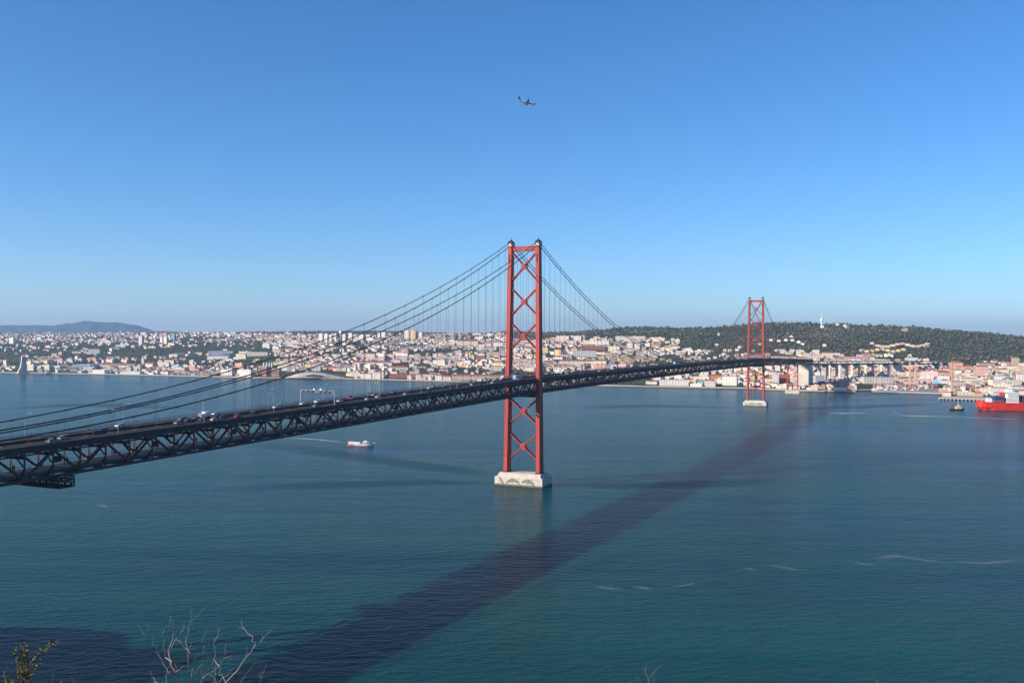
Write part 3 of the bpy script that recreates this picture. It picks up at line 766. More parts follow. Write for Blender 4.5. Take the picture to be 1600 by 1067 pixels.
# ------------------------------------------------------------------ south approach behind the left frame edge
m = MB(); strip(m, -11, 11, 9.5, 12.05, -1200, -622, 60); m.build('approach_deck', M['concrete'], bridge)
for s in range(-640, -1200, -60):
    m = MB(); zt = zb(s) + 9.3
    for w in (-7, 7): m.box((s, w, zt / 2), (4, 3.4, zt))
    m.build('approach_pier', M['concrete'], bridge)

# ------------------------------------------------------------------ city on the far bank
LM = []          # (short name, px, py, half width px, height px) of everything labelled by hand, used to word the other labels
def facade_windows(mb, w, d, h, floors, pitch=4.8, m=0, ww=1.3, wh=1.4, rear=False):
    if floors < 1: return
    fh = h / floors
    for ax, (L, off) in enumerate(((w, -d / 2), (d, -w / 2), (d, w / 2))):
        n_ = max(1, int(L / pitch))
        for f in range(floors):
            zc = fh * (f + .55); hz = min(wh, fh * .55) / 2
            for k in range(n_):
                c = -L / 2 + (k + .5) * L / n_; hw = ww / 2
                if ax == 0: q = [(c - hw, off - .06, zc - hz), (c + hw, off - .06, zc - hz), (c + hw, off - .06, zc + hz), (c - hw, off - .06, zc + hz)]
                elif ax == 1: q = [(off - .06, c + hw, zc - hz), (off - .06, c - hw, zc - hz), (off - .06, c - hw, zc + hz), (off - .06, c + hw, zc + hz)]
                else: q = [(off + .06, c - hw, zc - hz), (off + .06, c + hw, zc - hz), (off + .06, c + hw, zc + hz), (off + .06, c - hw, zc + hz)]
                mb.add(q, [(0, 1, 2, 3)], m)
def roof_geo(mb, w, d, h, kind, m=0, rise=None):
    e = .35; W, D = w / 2 + e, d / 2 + e; r_ = rise or min(w, d) * .24
    if kind == 'hip':
        k = min(W, D) * .9
        if w >= d: top = [(-W + k, 0, h + r_), (W - k, 0, h + r_)]; fs = [(0, 1, 5, 4), (2, 3, 4, 5), (1, 2, 5), (3, 0, 4)]
        else: top = [(0, -D + k, h + r_), (0, D - k, h + r_)]; fs = [(0, 1, 4), (1, 2, 5, 4), (2, 3, 5), (3, 0, 4, 5)]
        mb.add([(-W, -D, h), (W, -D, h), (W, D, h), (-W, D, h)] + top, fs + [(3, 2, 1, 0)], m)
    elif kind == 'gable':
        if w >= d: top = [(-W, 0, h + r_), (W, 0, h + r_)]; fs = [(0, 1, 5, 4), (2, 3, 4, 5), (1, 2, 5), (3, 0, 4)]
        else: top = [(0, -D, h + r_), (0, D, h + r_)]; fs = [(0, 1, 4), (1, 2, 5, 4), (2, 3, 5), (3, 0, 4, 5)]
        mb.add([(-W, -D, h), (W, -D, h), (W, D, h), (-W, D, h)] + top, fs + [(3, 2, 1, 0)], m)
    else:
        mb.box((0, 0, h + .35), (w + .3, d + .3, .7), 0, m)
        mb.box((w * .12, d * .05, h + 1.6), (min(5, w * .35), min(5, d * .35), 2.2), 0, m)

def building(label, cat, px, base, w_px, h_px, wall='white', roof='red', kind='hip', rot=0.0, deep=None, floors=None, name='building', short=None, group=None, win=True, pitch=6.6, loc=None):
    p = loc or spot(px, base); d = p.y
    w = w_px * d / F; h = h_px * d / F; dp = deep or max(9, min(w * .6, 26))
    t = thing(name, label, cat, p, -.22 - abs(rot) * .8 if w_px < 30 else -.06 - .3 * abs(rot), group)
    rise = None
    if kind in ('hip', 'gable'): rise = min(min(w, dp) * .24, h * .4); h -= rise * .8
    m = MB(); m.box((0, 0, h / 2 - 3), (w, dp, h + 6)); m.build('wall', WM[wall], t)
    m = MB(); roof_geo(m, w, dp, h, kind, 0, rise); m.build('roof', ROOFS[roof], t)
    fl = floors or max(1, int(h / 3.3))
    if win:
        m = MB(); facade_windows(m, w, dp, h, fl, pitch); tag(m.build('windows', M['window'], t), kind='stuff')
    LM.append((short or label, px, base, w_px / 2, h_px)); return t

bl = building
# hilltop and slope towers
for i, (x, b_, w, h) in enumerate(((502, 534, 6, 13), (510, 534, 6, 12.5), (517, 533, 5, 10))):
    bl(f"{['left', 'middle', 'right'][i]} one of three white slab towers behind the bridge cables", 'tower block', x, b_, w, h, 'white', 'grey', 'flat', .25, short=f'{["left","middle","right"][i]} white slab tower', group='white tower blocks on the skyline')
for x, b_, w, h, lab in ((524.5, 534, 3, 13, 'slim white tower left of the tallest tower block'), (532, 534, 4, 17.5, 'tallest slim white tower block on the skyline'), (538, 533, 5, 11, 'white tower block just right of the tallest one'), (548, 531, 6.5, 10.5, 'broad white tower block on the skyline between cables'), (565.5, 532, 7, 9.5, 'white square block below the second cable'), (576, 532, 9, 9, 'wide white apartment block between the middle cables'), (592, 527.5, 5, 8.5, 'small white tower above the lowest cable'), (600, 527, 7, 8, 'pale square tower above the lowest cable')):
    bl(lab, 'tower block', x, b_, w, h, 'white', 'grey', 'flat', .2, group='white tower blocks on the skyline', short=' '.join(lab.split()[:4]))
bl('left cream tower of the pair above the white city', 'tower block', 636.5, 529.5, 9, 13, 'cream', 'grey', 'flat', .15, short='left cream tower')
bl('right cream tower of the pair above the white city', 'tower block', 646.2, 529.5, 8.5, 13.4, 'yellow', 'grey', 'flat', .15, short='right cream tower')
bl('lower white block right of the two cream towers', 'tower block', 656.5, 529, 8, 9.5, 'white', 'grey', 'flat', .15, short='low white tower')
for x, b_, w, h, wl_, lab in ((221, 539, 8, 14, 'pale pink', 'pinkish tower block standing alone above the dark trees'), (253, 537, 5, 10.5, 'white', 'slim white tower beside a wider white one'), (259.6, 537, 6.5, 11, 'white', 'wider of two white towers left of the grey tower'), (271.5, 536, 7, 11.5, 'blue grey', 'blue grey tower block right of two white ones')):
    bl(lab, 'tower block', x, b_, w, h, wl_, 'grey', 'flat', .4, short=' '.join(lab.split()[:3]))
for i, (x, w, h) in enumerate(((245, 6, 5), (252, 5, 4), (259, 8, 4.5))):
    bl(f"{['left', 'middle', 'right'][i]} of three far orange blocks under the mountain's end", 'building', x, 525, w, h, 'salmon', 'red', 'flat', .2, short='far orange blocks')
bl('white domed hospital-like block on the far left slope', 'building', 20, 537, 10, 9, 'white', 'white', 'flat', .3, short='white block far left')
for i, (x, b_, w, h) in enumerate(((753, 519.5, 5, 5.5), (761.5, 518.5, 7, 7.5), (769.5, 518, 6, 7), (777.5, 517, 4.5, 7.5))):
    bl(f'{nth(i)} white block from the left on the wooded hilltop near the tower', 'tower block', x, b_, w, h, ['white', 'pale pink', 'white', 'cream'][i], 'grey', 'flat', .3, short='hilltop white blocks')
bl('huge cream palace with flat red roof on the hill slope', 'palace', 732, 539.5, 33, 9.5, 'cream', 'dark red', 'hip', .12, deep=70, short='cream palace')
# left bank landmarks
bl('long pale monastery with a red roof facing the gardens', 'monastery', 183, 574, 62, 6.2, 'stone', 'red', 'gable', .02, deep=22, short='long monastery')
mt = thing('church_tower', 'white domed church tower rising beside the long monastery', 'tower', spot(223.5, 574)); d = mt.location.y / F
m = MB(); m.box((0, 0, 7 * d), (4 * d, 4 * d, 14 * d)); m.build('shaft', WM['white'], mt)
m = MB(); m.loft([[(math.cos(a) * r_ * d, math.sin(a) * r_ * d, z * d) for a in np.linspace(0, 2 * math.pi, 12, endpoint=False)] for r_, z in ((1.9, 14), (1.8, 15.2), (1.1, 16.4), (.2, 17.2), (.1, 18.6))]); m.build('dome', WM['stone'], mt, smooth=True)
LM.append(('domed church tower', 223.5, 574, 2, 16))
bl('cream church block right of the domed tower', 'church', 236, 575, 18, 8.5, 'cream', 'red', 'gable', .3, short='cream church block')
bl('pink cubic building behind the cultural centre', 'building', 96, 568, 11, 7, 'pink', 'grey', 'flat', .25, short='pink cubic building')
for i, (x, w, h, wl_) in enumerate(((50, 12, 9, 'cream'), (62, 12, 7, 'stone'), (74, 14, 8.5, 'cream'), (90, 18, 7, 'stone'))):
    bl(f'{nth(i)} flat stone block from the left of the riverside cultural centre', 'building', x, 579, w, h, wl_, 'white', 'flat', .1, short='cultural centre', group='cultural centre blocks')
bl('wide dark hall under a broad white flat roof', 'hall', 134, 577, 30, 7, 'blue grey', 'white', 'flat', .05, deep=60, short='white roofed hall')
bl('white riverside pavilion right of the white roofed hall', 'pavilion', 158, 584, 22, 6, 'white', 'white', 'flat', .05, short='white riverside pavilion')
bl('low white riverside shed before the monastery gardens', 'shed', 206, 584.5, 32, 4, 'white', 'white', 'flat', .05, short='low white shed')
bl('pale stadium-like hall with a grey roof among trees', 'hall', 281, 557, 16, 5, 'stone', 'grey', 'hip', .2, deep=80, short='pale grey hall')
bl('long white sports hall below the playing field', 'hall', 345, 560, 34, 5, 'white', 'grey', 'gable', -.1, deep=60, short='white sports hall')
bl('long dark blue roofed hall beside the playing field', 'hall', 349, 553, 40, 4.5, 'blue grey', 'grey', 'flat', -.1, deep=60, short='dark blue hall')
bl('long pale terrace block right of the playing field', 'building', 403, 556, 34, 6, 'stone', 'grey', 'flat', 0, short='pale terrace block')
bl('large white box building on the shore left of the power station', 'building', 357, 586.5, 20, 9, 'white', 'white', 'flat', .1, short='white box left')
bl('white boxy building with dark bays beside the power station', 'building', 385, 588, 24, 10, 'white', 'white', 'flat', .1, short='white boxy building')
lh = thing('lighthouse', 'small white lighthouse on the far quay at left', 'lighthouse', spot(278, 584.5)); d = lh.location.y / F
m = MB(); m.tube([(0, 0, 0), (0, 0, 5.6 * d)], [1.3 * d, 1.0 * d], 10); m.build('shaft', M['white'], lh); m = MB(); m.tube([(0, 0, 5.6 * d), (0, 0, 6.8 * d), (0, 0, 7.3 * d)], [.75 * d, .75 * d, .1], 8); m.build('lantern', M['roofdark'], lh)
# power station
ps = thing('power_station', 'red brick riverside power station with four white chimneys', 'power station', spot(423, 587.5)); d = ps.location.y / F
for x, w, h, dy in ((-11, 13, 15, 0), (1, 9, 12.5, 6), (10, 10, 11, 0), (17.5, 5, 7.5, 4)):
    m = MB(); m.box((x * d, dy, h * d / 2), (w * d, 32, h * d)); hb = m.build('boiler_hall', WM['pink'] if x < 5 else WM['salmon'], ps)
    m = MB(); m.box((x * d, dy, h * d + .6), (w * d + .8, 33, 1.2)); m.build('parapet', WM['stone'], hb)
    m = MB()
    for k in range(max(2, int(w / 2.4))):
        xx = x * d - w * d / 2 + (k + .5) * w * d / max(2, int(w / 2.4)); m.box((xx, dy - 16, h * d * .5), (1.8 * d * .5, .3, h * d * .6))
    m.build('tall_windows', M['window'], hb)
for x in (-11.6, -7.0, -2.6, 1.2):
    m = MB(); m.tube([(x * d, 4, 12 * d), (x * d, 4, 21 * d)], [1.05 * d, .9 * d], 10); m.build('chimney', M['white'], ps)
LM.append(('brick power station', 423, 588, 20, 20))
# shell-roofed museum
mu = thing('museum', 'low white shell-shaped museum curving along the shore', 'museum', spot(490, 592.2)); d = mu.location.y / F
m = MB(); rings = []
for i in range(41):
    t = i / 40; x = (-52 + 104 * t) * d; hgt = 9.2 * d * max(0.02, math.sin(math.pi * min(1, t ** .92))) ** 1.25
    rings.append([(x, -16 * math.sin(math.pi * t) - 3, -1), (x, -15 * math.sin(math.pi * t) - 3, hgt * .45), (x, -7 * math.sin(math.pi * t), hgt * .86), (x, 6, hgt), (x, 30, hgt * .75), (x, 46, -1)])
m.loft(rings); sh = m.build('shell', M['stone'], mu, smooth=True); fix_normals(sh)
m = MB(); seg = 26
outer = [(-14 + 28 * k / seg, 4.1 + 1.5 * math.sin(math.pi * k / seg)) for k in range(seg + 1)] + [(14 - 28 * k / seg, 4.1 - .5 * math.sin(math.pi * k / seg)) for k in range(1, seg)]
m.prism([(x * d, z * d) for x, z in outer], (1, 0, 0), (0, 0, 1), (2 * d, -15.5, 0), 10); m.build('entrance_recess', M['window'], mu)
LM.append(('white shell museum', 490, 592, 50, 9))
# white city landmarks
for x, b_, w, h, wl_, rf, kd, cat, lab, sh_ in (
 (583, 571, 62, 7, 'cream', 'dark red', 'hip', 'barracks', 'long cream barracks with dark red roof in the city centre', 'long cream barracks'),
 (622, 578, 34, 6, 'pale pink', 'red', 'hip', 'barracks', 'shorter pink barracks below the long cream one', 'short pink barracks'),
 (747, 592.5, 84, 6.5, 'buff', 'red', 'gable', 'factory', 'very long low red roofed ropeworks along the waterfront road', 'long red ropeworks'),
 (640, 590, 70, 5.5, 'brick red', 'dark red', 'gable', 'warehouse', 'dark red roofed riverside warehouses left of the ropeworks', 'dark red warehouses'),
 (752, 563, 16, 7, 'brick red', 'red', 'hip', 'building', 'brick red block among white houses left of the near tower', 'brick red block'),
 (737.5, 562, 8, 8, 'yellow', 'grey', 'hip', 'church', 'yellow church beside the brick red block', 'yellow church'),
 (761, 547, 30, 5.5, 'white', 'white', 'flat', 'apartment block', 'long white apartment row left of the near tower', 'long white row'),
 (778, 556, 36, 6, 'buff', 'red', 'flat', 'apartment block', 'long buff apartment row behind the near tower', 'long buff row'),
 (688, 571, 20, 8, 'cream', 'white', 'flat', 'apartment block', 'cream apartment block above the small park', 'cream block'),
 (731, 571, 12, 8, 'white', 'grey', 'flat', 'apartment block', 'white striped apartment block right of the small park', 'white striped block'),
 (661, 563, 9, 6, 'blue grey', 'grey', 'hip', 'hall', 'grey pitched hall among the white houses', 'grey pitched hall'),
 (614, 557, 18, 5, 'yellow', 'red', 'hip', 'building', 'yellow long house in the white city', 'yellow long house'),
 (448, 566, 9, 6, 'pink', 'red', 'hip', 'house', 'pink house under the second cable', 'pink house'),
 (482, 574, 10, 6, 'yellow', 'red', 'hip', 'house', 'bright yellow house above the museum', 'bright yellow house'),
 (518, 577, 18, 4.5, 'orange', 'red', 'hip', 'building', 'orange walled house row above the museum', 'orange house row'),
 (872, 555.5, 11, 9, 'yellow', 'red', 'flat', 'apartment block', 'yellow block right of the near tower', 'yellow block'),
 (852.5, 551.5, 8, 8, 'yellow', 'grey', 'flat', 'apartment block', 'small yellow block touching the near tower edge', 'small yellow block'),
 (850, 538, 8, 6, 'white', 'grey', 'flat', 'apartment block', 'white stepped block just right of the near tower', 'white stepped block'),
 (880, 533.5, 20, 8.3, 'cream', 'white', 'flat', 'apartment block', 'long pale slab block left of another slab below the woods', 'left pale slab'),
 (900, 533, 18, 8, 'white', 'white', 'flat', 'apartment block', 'long pale slab block joined to an orange end', 'right pale slab'),
 (911.5, 532.5, 6, 8.5, 'salmon', 'red', 'flat', 'apartment block', 'salmon end block of the pale slabs', 'salmon end block'),
 (920, 538, 18, 6, 'cream', 'white', 'flat', 'building', 'cream block below the salmon end block', 'cream block'),
 (985, 530.5, 46, 5, 'white', 'white', 'flat', 'building', 'very long white block below the wooded ridge', 'very long white block'),
 (1028, 530, 24, 2.6, 'white', 'white', 'flat', 'building', 'thin white wing right of the very long block', 'thin white wing'),
 (928, 546, 34, 5.5, 'brick red', 'white', 'flat', 'building', 'long red and white school block', 'red and white school'),
 (942, 538.5, 20, 6, 'white', 'white', 'flat', 'building', 'white stepped office above the red school', 'white stepped office'),
 (913, 557, 36, 9, 'pale grey', 'grey', 'flat', 'hospital', 'large pale grey hospital block with many windows', 'pale grey hospital'),
 (900, 569, 54, 6.5, 'white', 'red', 'gable', 'building', 'long white building with red roof above the deck', 'long white building'),
 (938, 569, 22, 7, 'white', 'red', 'gable', 'building', 'white wing right of the long white building', 'white wing'),
 (984, 546, 9, 9.5, 'white', 'white', 'flat', 'apartment block', 'white rounded block, left one of two', 'left rounded block'),
 (995.5, 546, 9, 9, 'white', 'blue' if False else 'grey', 'flat', 'apartment block', 'white rounded block, right one of two', 'right rounded block'),
 (1012, 541.5, 8, 5, 'white', 'white', 'flat', 'building', 'small white block at the wood edge', 'small white block'),
 (960, 549, 18, 8, 'cream', 'grey', 'flat', 'building', 'cream block left of the rounded blocks', 'cream middle block'),
 (945, 554, 18, 5, 'white', 'red', 'hip', 'church', 'white hall with red roof right of the hospital', 'white hall'),
 (1053, 602.5, 44, 9, 'white', 'grey', 'flat', 'warehouse', 'long white waterfront warehouse under the main span', 'long white warehouse'),
 (1095, 604, 7, 8.5, 'teal', 'grey', 'flat', 'building', 'teal green building on the far waterfront', 'teal building'),
 (1109, 604, 18, 9, 'stone', 'grey', 'flat', 'building', 'pale building with white columns beside the teal one', 'pale columned building'),
 (1119, 592, 24, 7, 'orange', 'red', 'hip', 'warehouse', 'long orange warehouse with red roof', 'long orange warehouse'),
 (1141, 602, 22, 14, 'white', 'grey', 'flat', 'building', 'white twin-bay building left of the far tower', 'white twin-bay building'),
 (1212, 603, 10, 18, 'pale grey', 'grey', 'flat', 'silo', 'pair of pale grey silos right of the far tower', 'pale grey silos'),
 (1204, 601, 5, 14, 'orange', 'grey', 'flat', 'building', 'narrow orange building beside the grey silos', 'narrow orange building'),
 (1226, 602, 16, 16, 'brick red', 'dark red', 'flat', 'building', 'dark brick block left of the shore pier', 'dark brick block'),
 (1175, 595, 8, 9, 'yellow', 'red', 'hip', 'building', 'yellow building behind the far tower legs', 'yellow building'),
 (1271, 600, 5, 13, 'white', 'grey', 'flat', 'building', 'narrow white box standing in for the sunlit side of the blue grey box', 'white edged box'),  # sunlit left face of the next box, given as a white block
 (1281, 601, 13, 13.5, 'blue grey', 'grey', 'flat', 'building', 'blue grey windowless box under the viaduct', 'blue grey box'),  # shade of the front face put into the blue grey walls
 (1371, 599, 46, 10, 'stone', 'grey', 'flat', 'building', 'large pale stone institute right of the viaduct', 'pale stone institute'),
 (1433, 590, 30, 12, 'pale pink', 'red', 'hip', 'building', 'pale block with red roof below the viaduct end', 'pale red-roofed block'),
 (1416, 597, 26, 8, 'buff', 'red', 'hip', 'building', 'buff building behind the marina masts', 'buff marina building'),
 (1465, 599, 16, 5.5, 'light blue', 'white', 'flat', 'shed', 'light blue shed behind the marina', 'light blue shed'),
 (1471, 588, 30, 8, 'cream', 'red', 'hip', 'building', 'cream building with red roofs left of the crane mast', 'cream crane-side building'),
 (1493, 573, 20, 8.5, 'pink', 'red', 'hip', 'apartment block', 'pink apartment block highest of three at the hill foot', 'highest pink block'),
 (1512, 579, 15, 8, 'salmon', 'red', 'hip', 'apartment block', 'salmon apartment block, middle one of three', 'middle salmon block'),
 (1533, 582, 19, 11, 'pink', 'red', 'hip', 'apartment block', 'large pink apartment block, right one of three', 'right pink block'),
 (1586.5, 571.5, 10, 12, 'tan', 'grey', 'flat', 'tower block', 'tall tan tower block at the right edge', 'tall tan tower'),
 (1522, 596, 8, 8, 'white', 'grey', 'flat', 'building', 'white faced dark block, left one on the quayside street', 'left dark block'),
 (1559, 599, 9, 11, 'white', 'grey', 'flat', 'building', 'white faced dark block, middle one on the quayside street', 'middle dark block'),
 (1594, 596, 10, 11, 'white', 'grey', 'flat', 'building', 'white faced dark block at the right edge', 'right dark block'),
 (1570, 566 + 36, 44, 8, 'cream', 'white', 'flat', 'building', 'cream harbour office behind the ship', 'cream harbour office'),
 (1508, 618.5, 22, 6, 'buff', 'white', 'flat', 'warehouse', 'low open-fronted quay shed with white frame', 'open-fronted shed'),
 (1528, 620, 12, 8, 'salmon', 'red', 'hip', 'shed', 'salmon shed with orange roof on the quay', 'salmon quay shed'),
 (1544, 617, 22, 10, 'cream', 'white', 'flat', 'terminal', 'cream harbour terminal with dark arches left of the ship bridge', 'cream terminal'),
 (1565, 613, 22, 13, 'cream', 'white', 'flat', 'terminal', 'tall cream terminal hall behind the ship', 'tall terminal hall'),
 (1592, 613, 32, 9, 'white', 'grey', 'flat', 'terminal', 'white terminal wing at the right edge behind the ship', 'white terminal wing'),
 (1330, 561, 24, 3.5, 'pink', 'dark red', 'flat', 'building', 'pink roofed long building above the viaduct', 'pink long building'),
 (1360, 565, 44, 3.5, 'white', 'white', 'flat', 'building', 'long white building above the viaduct', 'long white hillside building'),
 (1228, 560, 44, 4, 'pale pink', 'red', 'hip', 'building', 'long pale building with red roof behind the bridge end', 'long pale red-roofed building'),
 (1248, 558, 8, 5, 'cream', 'grey', 'flat', 'building', 'small cream block above the bridge end', 'small cream block')):
    bl(lab, cat, x, b_, w, h, wl_, rf, kd, random.uniform(-.15, .3), short=sh_)
for i, (x, w) in enumerate(((1372, 15), (1389, 14), (1405, 14), (1440, 16), (1458, 12))):
    bl(f'{nth(i)} long red-roofed marina shed from the left behind the masts', 'shed', x, 603.5, w, 4.2, 'buff' if i % 2 else 'brick red', 'red', 'gable', .05, deep=14, short='marina sheds', group='sheds behind the marina')
for i in range(11):
    bl(f'{nth(i)} cream house from the left in the upper hillside terrace row', 'house', 1371 + i * 7.8, 541.5 - .12 * i + 2 * math.sin(i), 7.4, 3.8, 'buff' if i % 3 else 'cream', 'red', 'hip', random.uniform(-.3, .5), short='upper terrace row', group='upper hillside terrace')
for i in range(9):
    bl(f'{nth(i)} yellowish house from the left in the lower hillside terrace row', 'house', 1346 + i * 8.2, 549 + 1.5 * math.sin(i * 1.3), 6.4, 4.0, 'yellow' if i % 2 else 'buff', 'red', 'hip', random.uniform(-.3, .5), short='lower terrace row', group='lower hillside terrace')
for i, (x, y) in enumerate(((1108, 561.5), (1117, 560), (1131, 554), (1133, 549), (1152, 548), (1160, 556), (1187, 539), (1205, 533), (1217, 534), (1228, 533), (1238, 533), (1248, 536), (1254, 539), (1288, 541), (1120, 540), (1285, 512), (1308, 508.5))):
    bl(f'{nth(i)} pale villa from the left on the wooded hill', 'villa', x, y, 5.5, 3.6, 'white' if i % 3 else 'cream', 'white' if i % 2 else 'red', 'hip', random.uniform(-.4, .6), short='wooded hill villa', group='pale villas on the wooded hill')
# dark curved market roof by the shore
mk = thing('market_hall', 'dark vaulted roof hall beside the shore pier', 'hall', spot(1256, 604.5)); d = mk.location.y / F
m = MB(); m.loft([[((-14 + 28 * t) * d, y, (3 + 8.5 * math.sin(math.pi * (t ** .8))) * d + q) for t in np.linspace(0, 1, 13) for q in (0,)] + [((14 - 28 * t) * d, y, (2.2 + 8.5 * math.sin(math.pi * ((1 - t) ** .8))) * d) for t in np.linspace(0, 1, 13)] for y in (-14, 20)]); m.build('vaulted_roof', M['roofgrey'], mk); fix_normals(mk.children[0])
m = MB()
for x in (-12, -5, 2, 9): m.box((x * d, -8, 3 * d), (1.4, 1.4, 6 * d))
m.build('column', WM['white'], mk); m = MB(); m.box((0, 12, 2.6 * d), (24 * d, 8, 5.2 * d)); m.build('rear_wall', WM['white'], mk)
LM.append(('vaulted market hall', 1256, 604, 14, 12))
# explorers' monument
mo = thing('monument', 'tall pale sail-shaped stone monument on the far left quay', 'monument', water_at(36, 583.3, 3.4)); d = mo.location.y / F
m = MB(); prof = [(-6.5, 0), (8.5, 0), (6.5, 4), (5.4, 9), (5.2, 16), (5.0, 27), (.2, 27.5), (-.8, 22), (-.8, 17), (-2.0, 12), (-2.4, 9), (-4.6, 5.5)]
m.prism([(x * d, z * d) for x, z in prof], (1, 0, 0), (0, 0, 1), (0, 14, 0), 9); sl = m.build('stone_slab', M['concrete'], mo); fix_normals(sl)
m = MB()
for k in range(9): m.box(((-5.8 + k * .55) * d, 2 + .2 * k, (1.2 + k * 1.15) * d), (.7 * d, 2.0, 2.8 * d))
m.build('figure_row', M['concrete'], mo)
m = MB(); m.box((1.5 * d, 14, .3 * d), (17 * d, 30, 1.0 * d)); m.build('plinth', M['concrete'], mo); mo.rotation_euler = (0, 0, R(42))
LM.append(('sail-shaped monument', 36, 583, 8, 28))
# television tower on the ridge
tv = thing('television_tower', 'white telecommunications tower with antenna mast on the wooded ridge', 'tower', spot(1283.8, 513)); d = tv.location.y / F
m = MB(); m.tube([(0, 0, -4 * d), (0, 0, 9 * d), (0, 0, 15.5 * d)], [1.1 * d, 1.0 * d, .9 * d], 10); m.build('shaft', M['white'], tv)
m = MB(); m.tube([(0, 0, 10 * d), (0, 0, 11 * d), (0, 0, 14.8 * d), (0, 0, 15.6 * d)], [1.0 * d, 1.9 * d, 1.9 * d, 1.0 * d], 12); m.build('platform', M['white'], tv)
m = MB(); m.tube([(0, 0, 15.5 * d), (0, 0, 25 * d)], [.35 * d, .10 * d], 6)
for q in (17, 19.5, 22): m.tube([(0, 0, q * d), (0, 0, (q + .9) * d)], .5 * d, 8)
m.build('antenna_mast', M['white'], tv)
LM.append(('television tower', 1284, 512, 3, 28))

# ---- the many other houses and trees
NEG = [(l[1] - l[3] - 1.2, l[1] + l[3] + 1.2, l[2] - l[4] * .8 - 1, l[2] + 2.6) for l in LM]
NEG += [(1358, 1478, 600.5, 620), (1336, 1364, 600, 620), (440, 545, 580, 600)]
def blocked(px, py):
    return any(a < px < b_ and c < py < e for a, b_, c, e in NEG)
def urban(px, py):
    if px < 340: return .36 if py < 537 else .10 if py < 552 else .3 if py < 566 else .55
    if px < 430: return 0 if py < 523 else .42 if py < 556 else .3 if py < 575 else .7
    if px < 800: return 0 if py < 523 else .66 if py < 536 else .62 if py < 548 else .92
    if px < 1060:
        return 0 if py < 531 else .42 if py < 545 else .62 if py < 578 else .3
    if px < 1280: return .003 if py < 549 else .4 if py < 556 else .86
    if px < 1480: return .003 if py < 557 else .3 if py < 566 else .88
    return 0 if py < 567 else .6 if py < 575 else .88
N = 66000
spx = rng.uniform(-40, 1640, N); spy = np.where(rng.random(N) < .45, rng.uniform(504, 545, N), rng.uniform(518, 620, N))
sd = hit(spx, spy)
ok = ~np.isnan(sd)
spx, spy, sd = spx[ok], spy[ok], sd[ok]
houses = []; trees = []; occ = {}
tx = ((spx - 800) * cr + (spy - 533.5) * sr) / F
gx_ = tx * sd; gz_ = ground_z(gx_, sd)
for px, py, x, y, z in zip(spx, spy, gx_, sd, gz_):
    if y < float(shore(800 + F * x / y)) + 26: continue
    if blocked(px, py): continue
    u = urban(px, py); k_ = (y / 3000)
    patchy = .5 + .5 * math.sin(x * .011 + 3 * math.sin(y * .006)) * math.cos(y * .009 + 2 * math.sin(x * .005))
    u2 = min(.97, u * (.45 + .95 * patchy)) if u < .9 else min(.95, .5 + .62 * patchy)
    park = math.sin(x * .0041 + 2.2 * math.sin(y * .0023 + 1)) * math.cos(y * .0047 + 1.6 * math.sin(x * .0031)) + .25 * math.sin(x * .021 + y * .013)
    if px < 430:
        if park > -.22 and 528 < py < 574: u2 *= .10
    elif park > .48: u2 *= .10
    if random.random() < u2:
        c = 14.5 * k_ ** .6; key = (int(x / c), int(y / (c * 1.5)))
        if key in occ: continue
        occ[key] = 1
        houses.append((px, py, x, y, z))
    else:
        c = 4.5 * k_ ** .8; key = ('t', int(x / c), int(y / (c * 2.0)))
        if key in occ: continue
        occ[key] = 1; trees.append((px, py, x, y, z))
wall_pool = ['white'] * 9 + ['cream'] * 7 + ['pale pink'] * 5 + ['stone'] * 5 + ['pale grey'] * 2 + ['buff'] * 3 + ['yellow', 'pink', 'salmon']
hs = []
for px, py, x, y, z in houses:
    east = px > 1280
    k_ = (y / 3000) ** (.5 if y < 4200 else .3)
    big = random.random() < .16
    w = random.uniform(7, 14) * k_ * (1.5 if big else 1); dp = random.uniform(8, 13) * k_; h = random.uniform(4.5, 9) * (1.6 if big else 1) * (y / 3000) ** .3
    cell = int(x // 170) * 7919 + int(y // 210) * 104729; nb_ = random.Random(cell)      # neighbours share a grid, a palette and a roof habit
    pool = [nb_.choice(wall_pool) for _ in range(4)] + (['pink', 'salmon', 'pale pink', 'buff', 'cream'] if east else [])
    wc = random.choice(pool if random.random() < .7 else wall_pool); habit = nb_.random(); nrot = nb_.gauss(-.30, .26)
    if random.random() < .16 + .12 * (habit > .7): big = True; w *= random.uniform(1.5, 2.6); h *= 1.35
    elif random.random() < .22: w *= random.uniform(1.7, 2.8); h *= .9          # a terrace
    rk = random.choices(['hip', 'gable', 'flat'], [.5, .28, .22 + .5 * (habit > .6)] if not big else [.25, .1, .65])[0]
    rc = random.choices(['red', 'dark red'], [.9 - .6 * habit, .3 + .5 * habit])[0] if rk != 'flat' else random.choice(['white', 'white', 'grey'])
    rot = nrot + random.gauss(0, .05) + (math.pi / 2 if random.random() < .12 else 0)
    hs.append(dict(px=px, py=py, p=(x, y, z), w=w, d=dp, h=h, wall=wc, rk=rk, rc=rc, rot=rot, area=(w * h) * (F / y) ** 2))
hs.sort(key=lambda q: -q['area'])
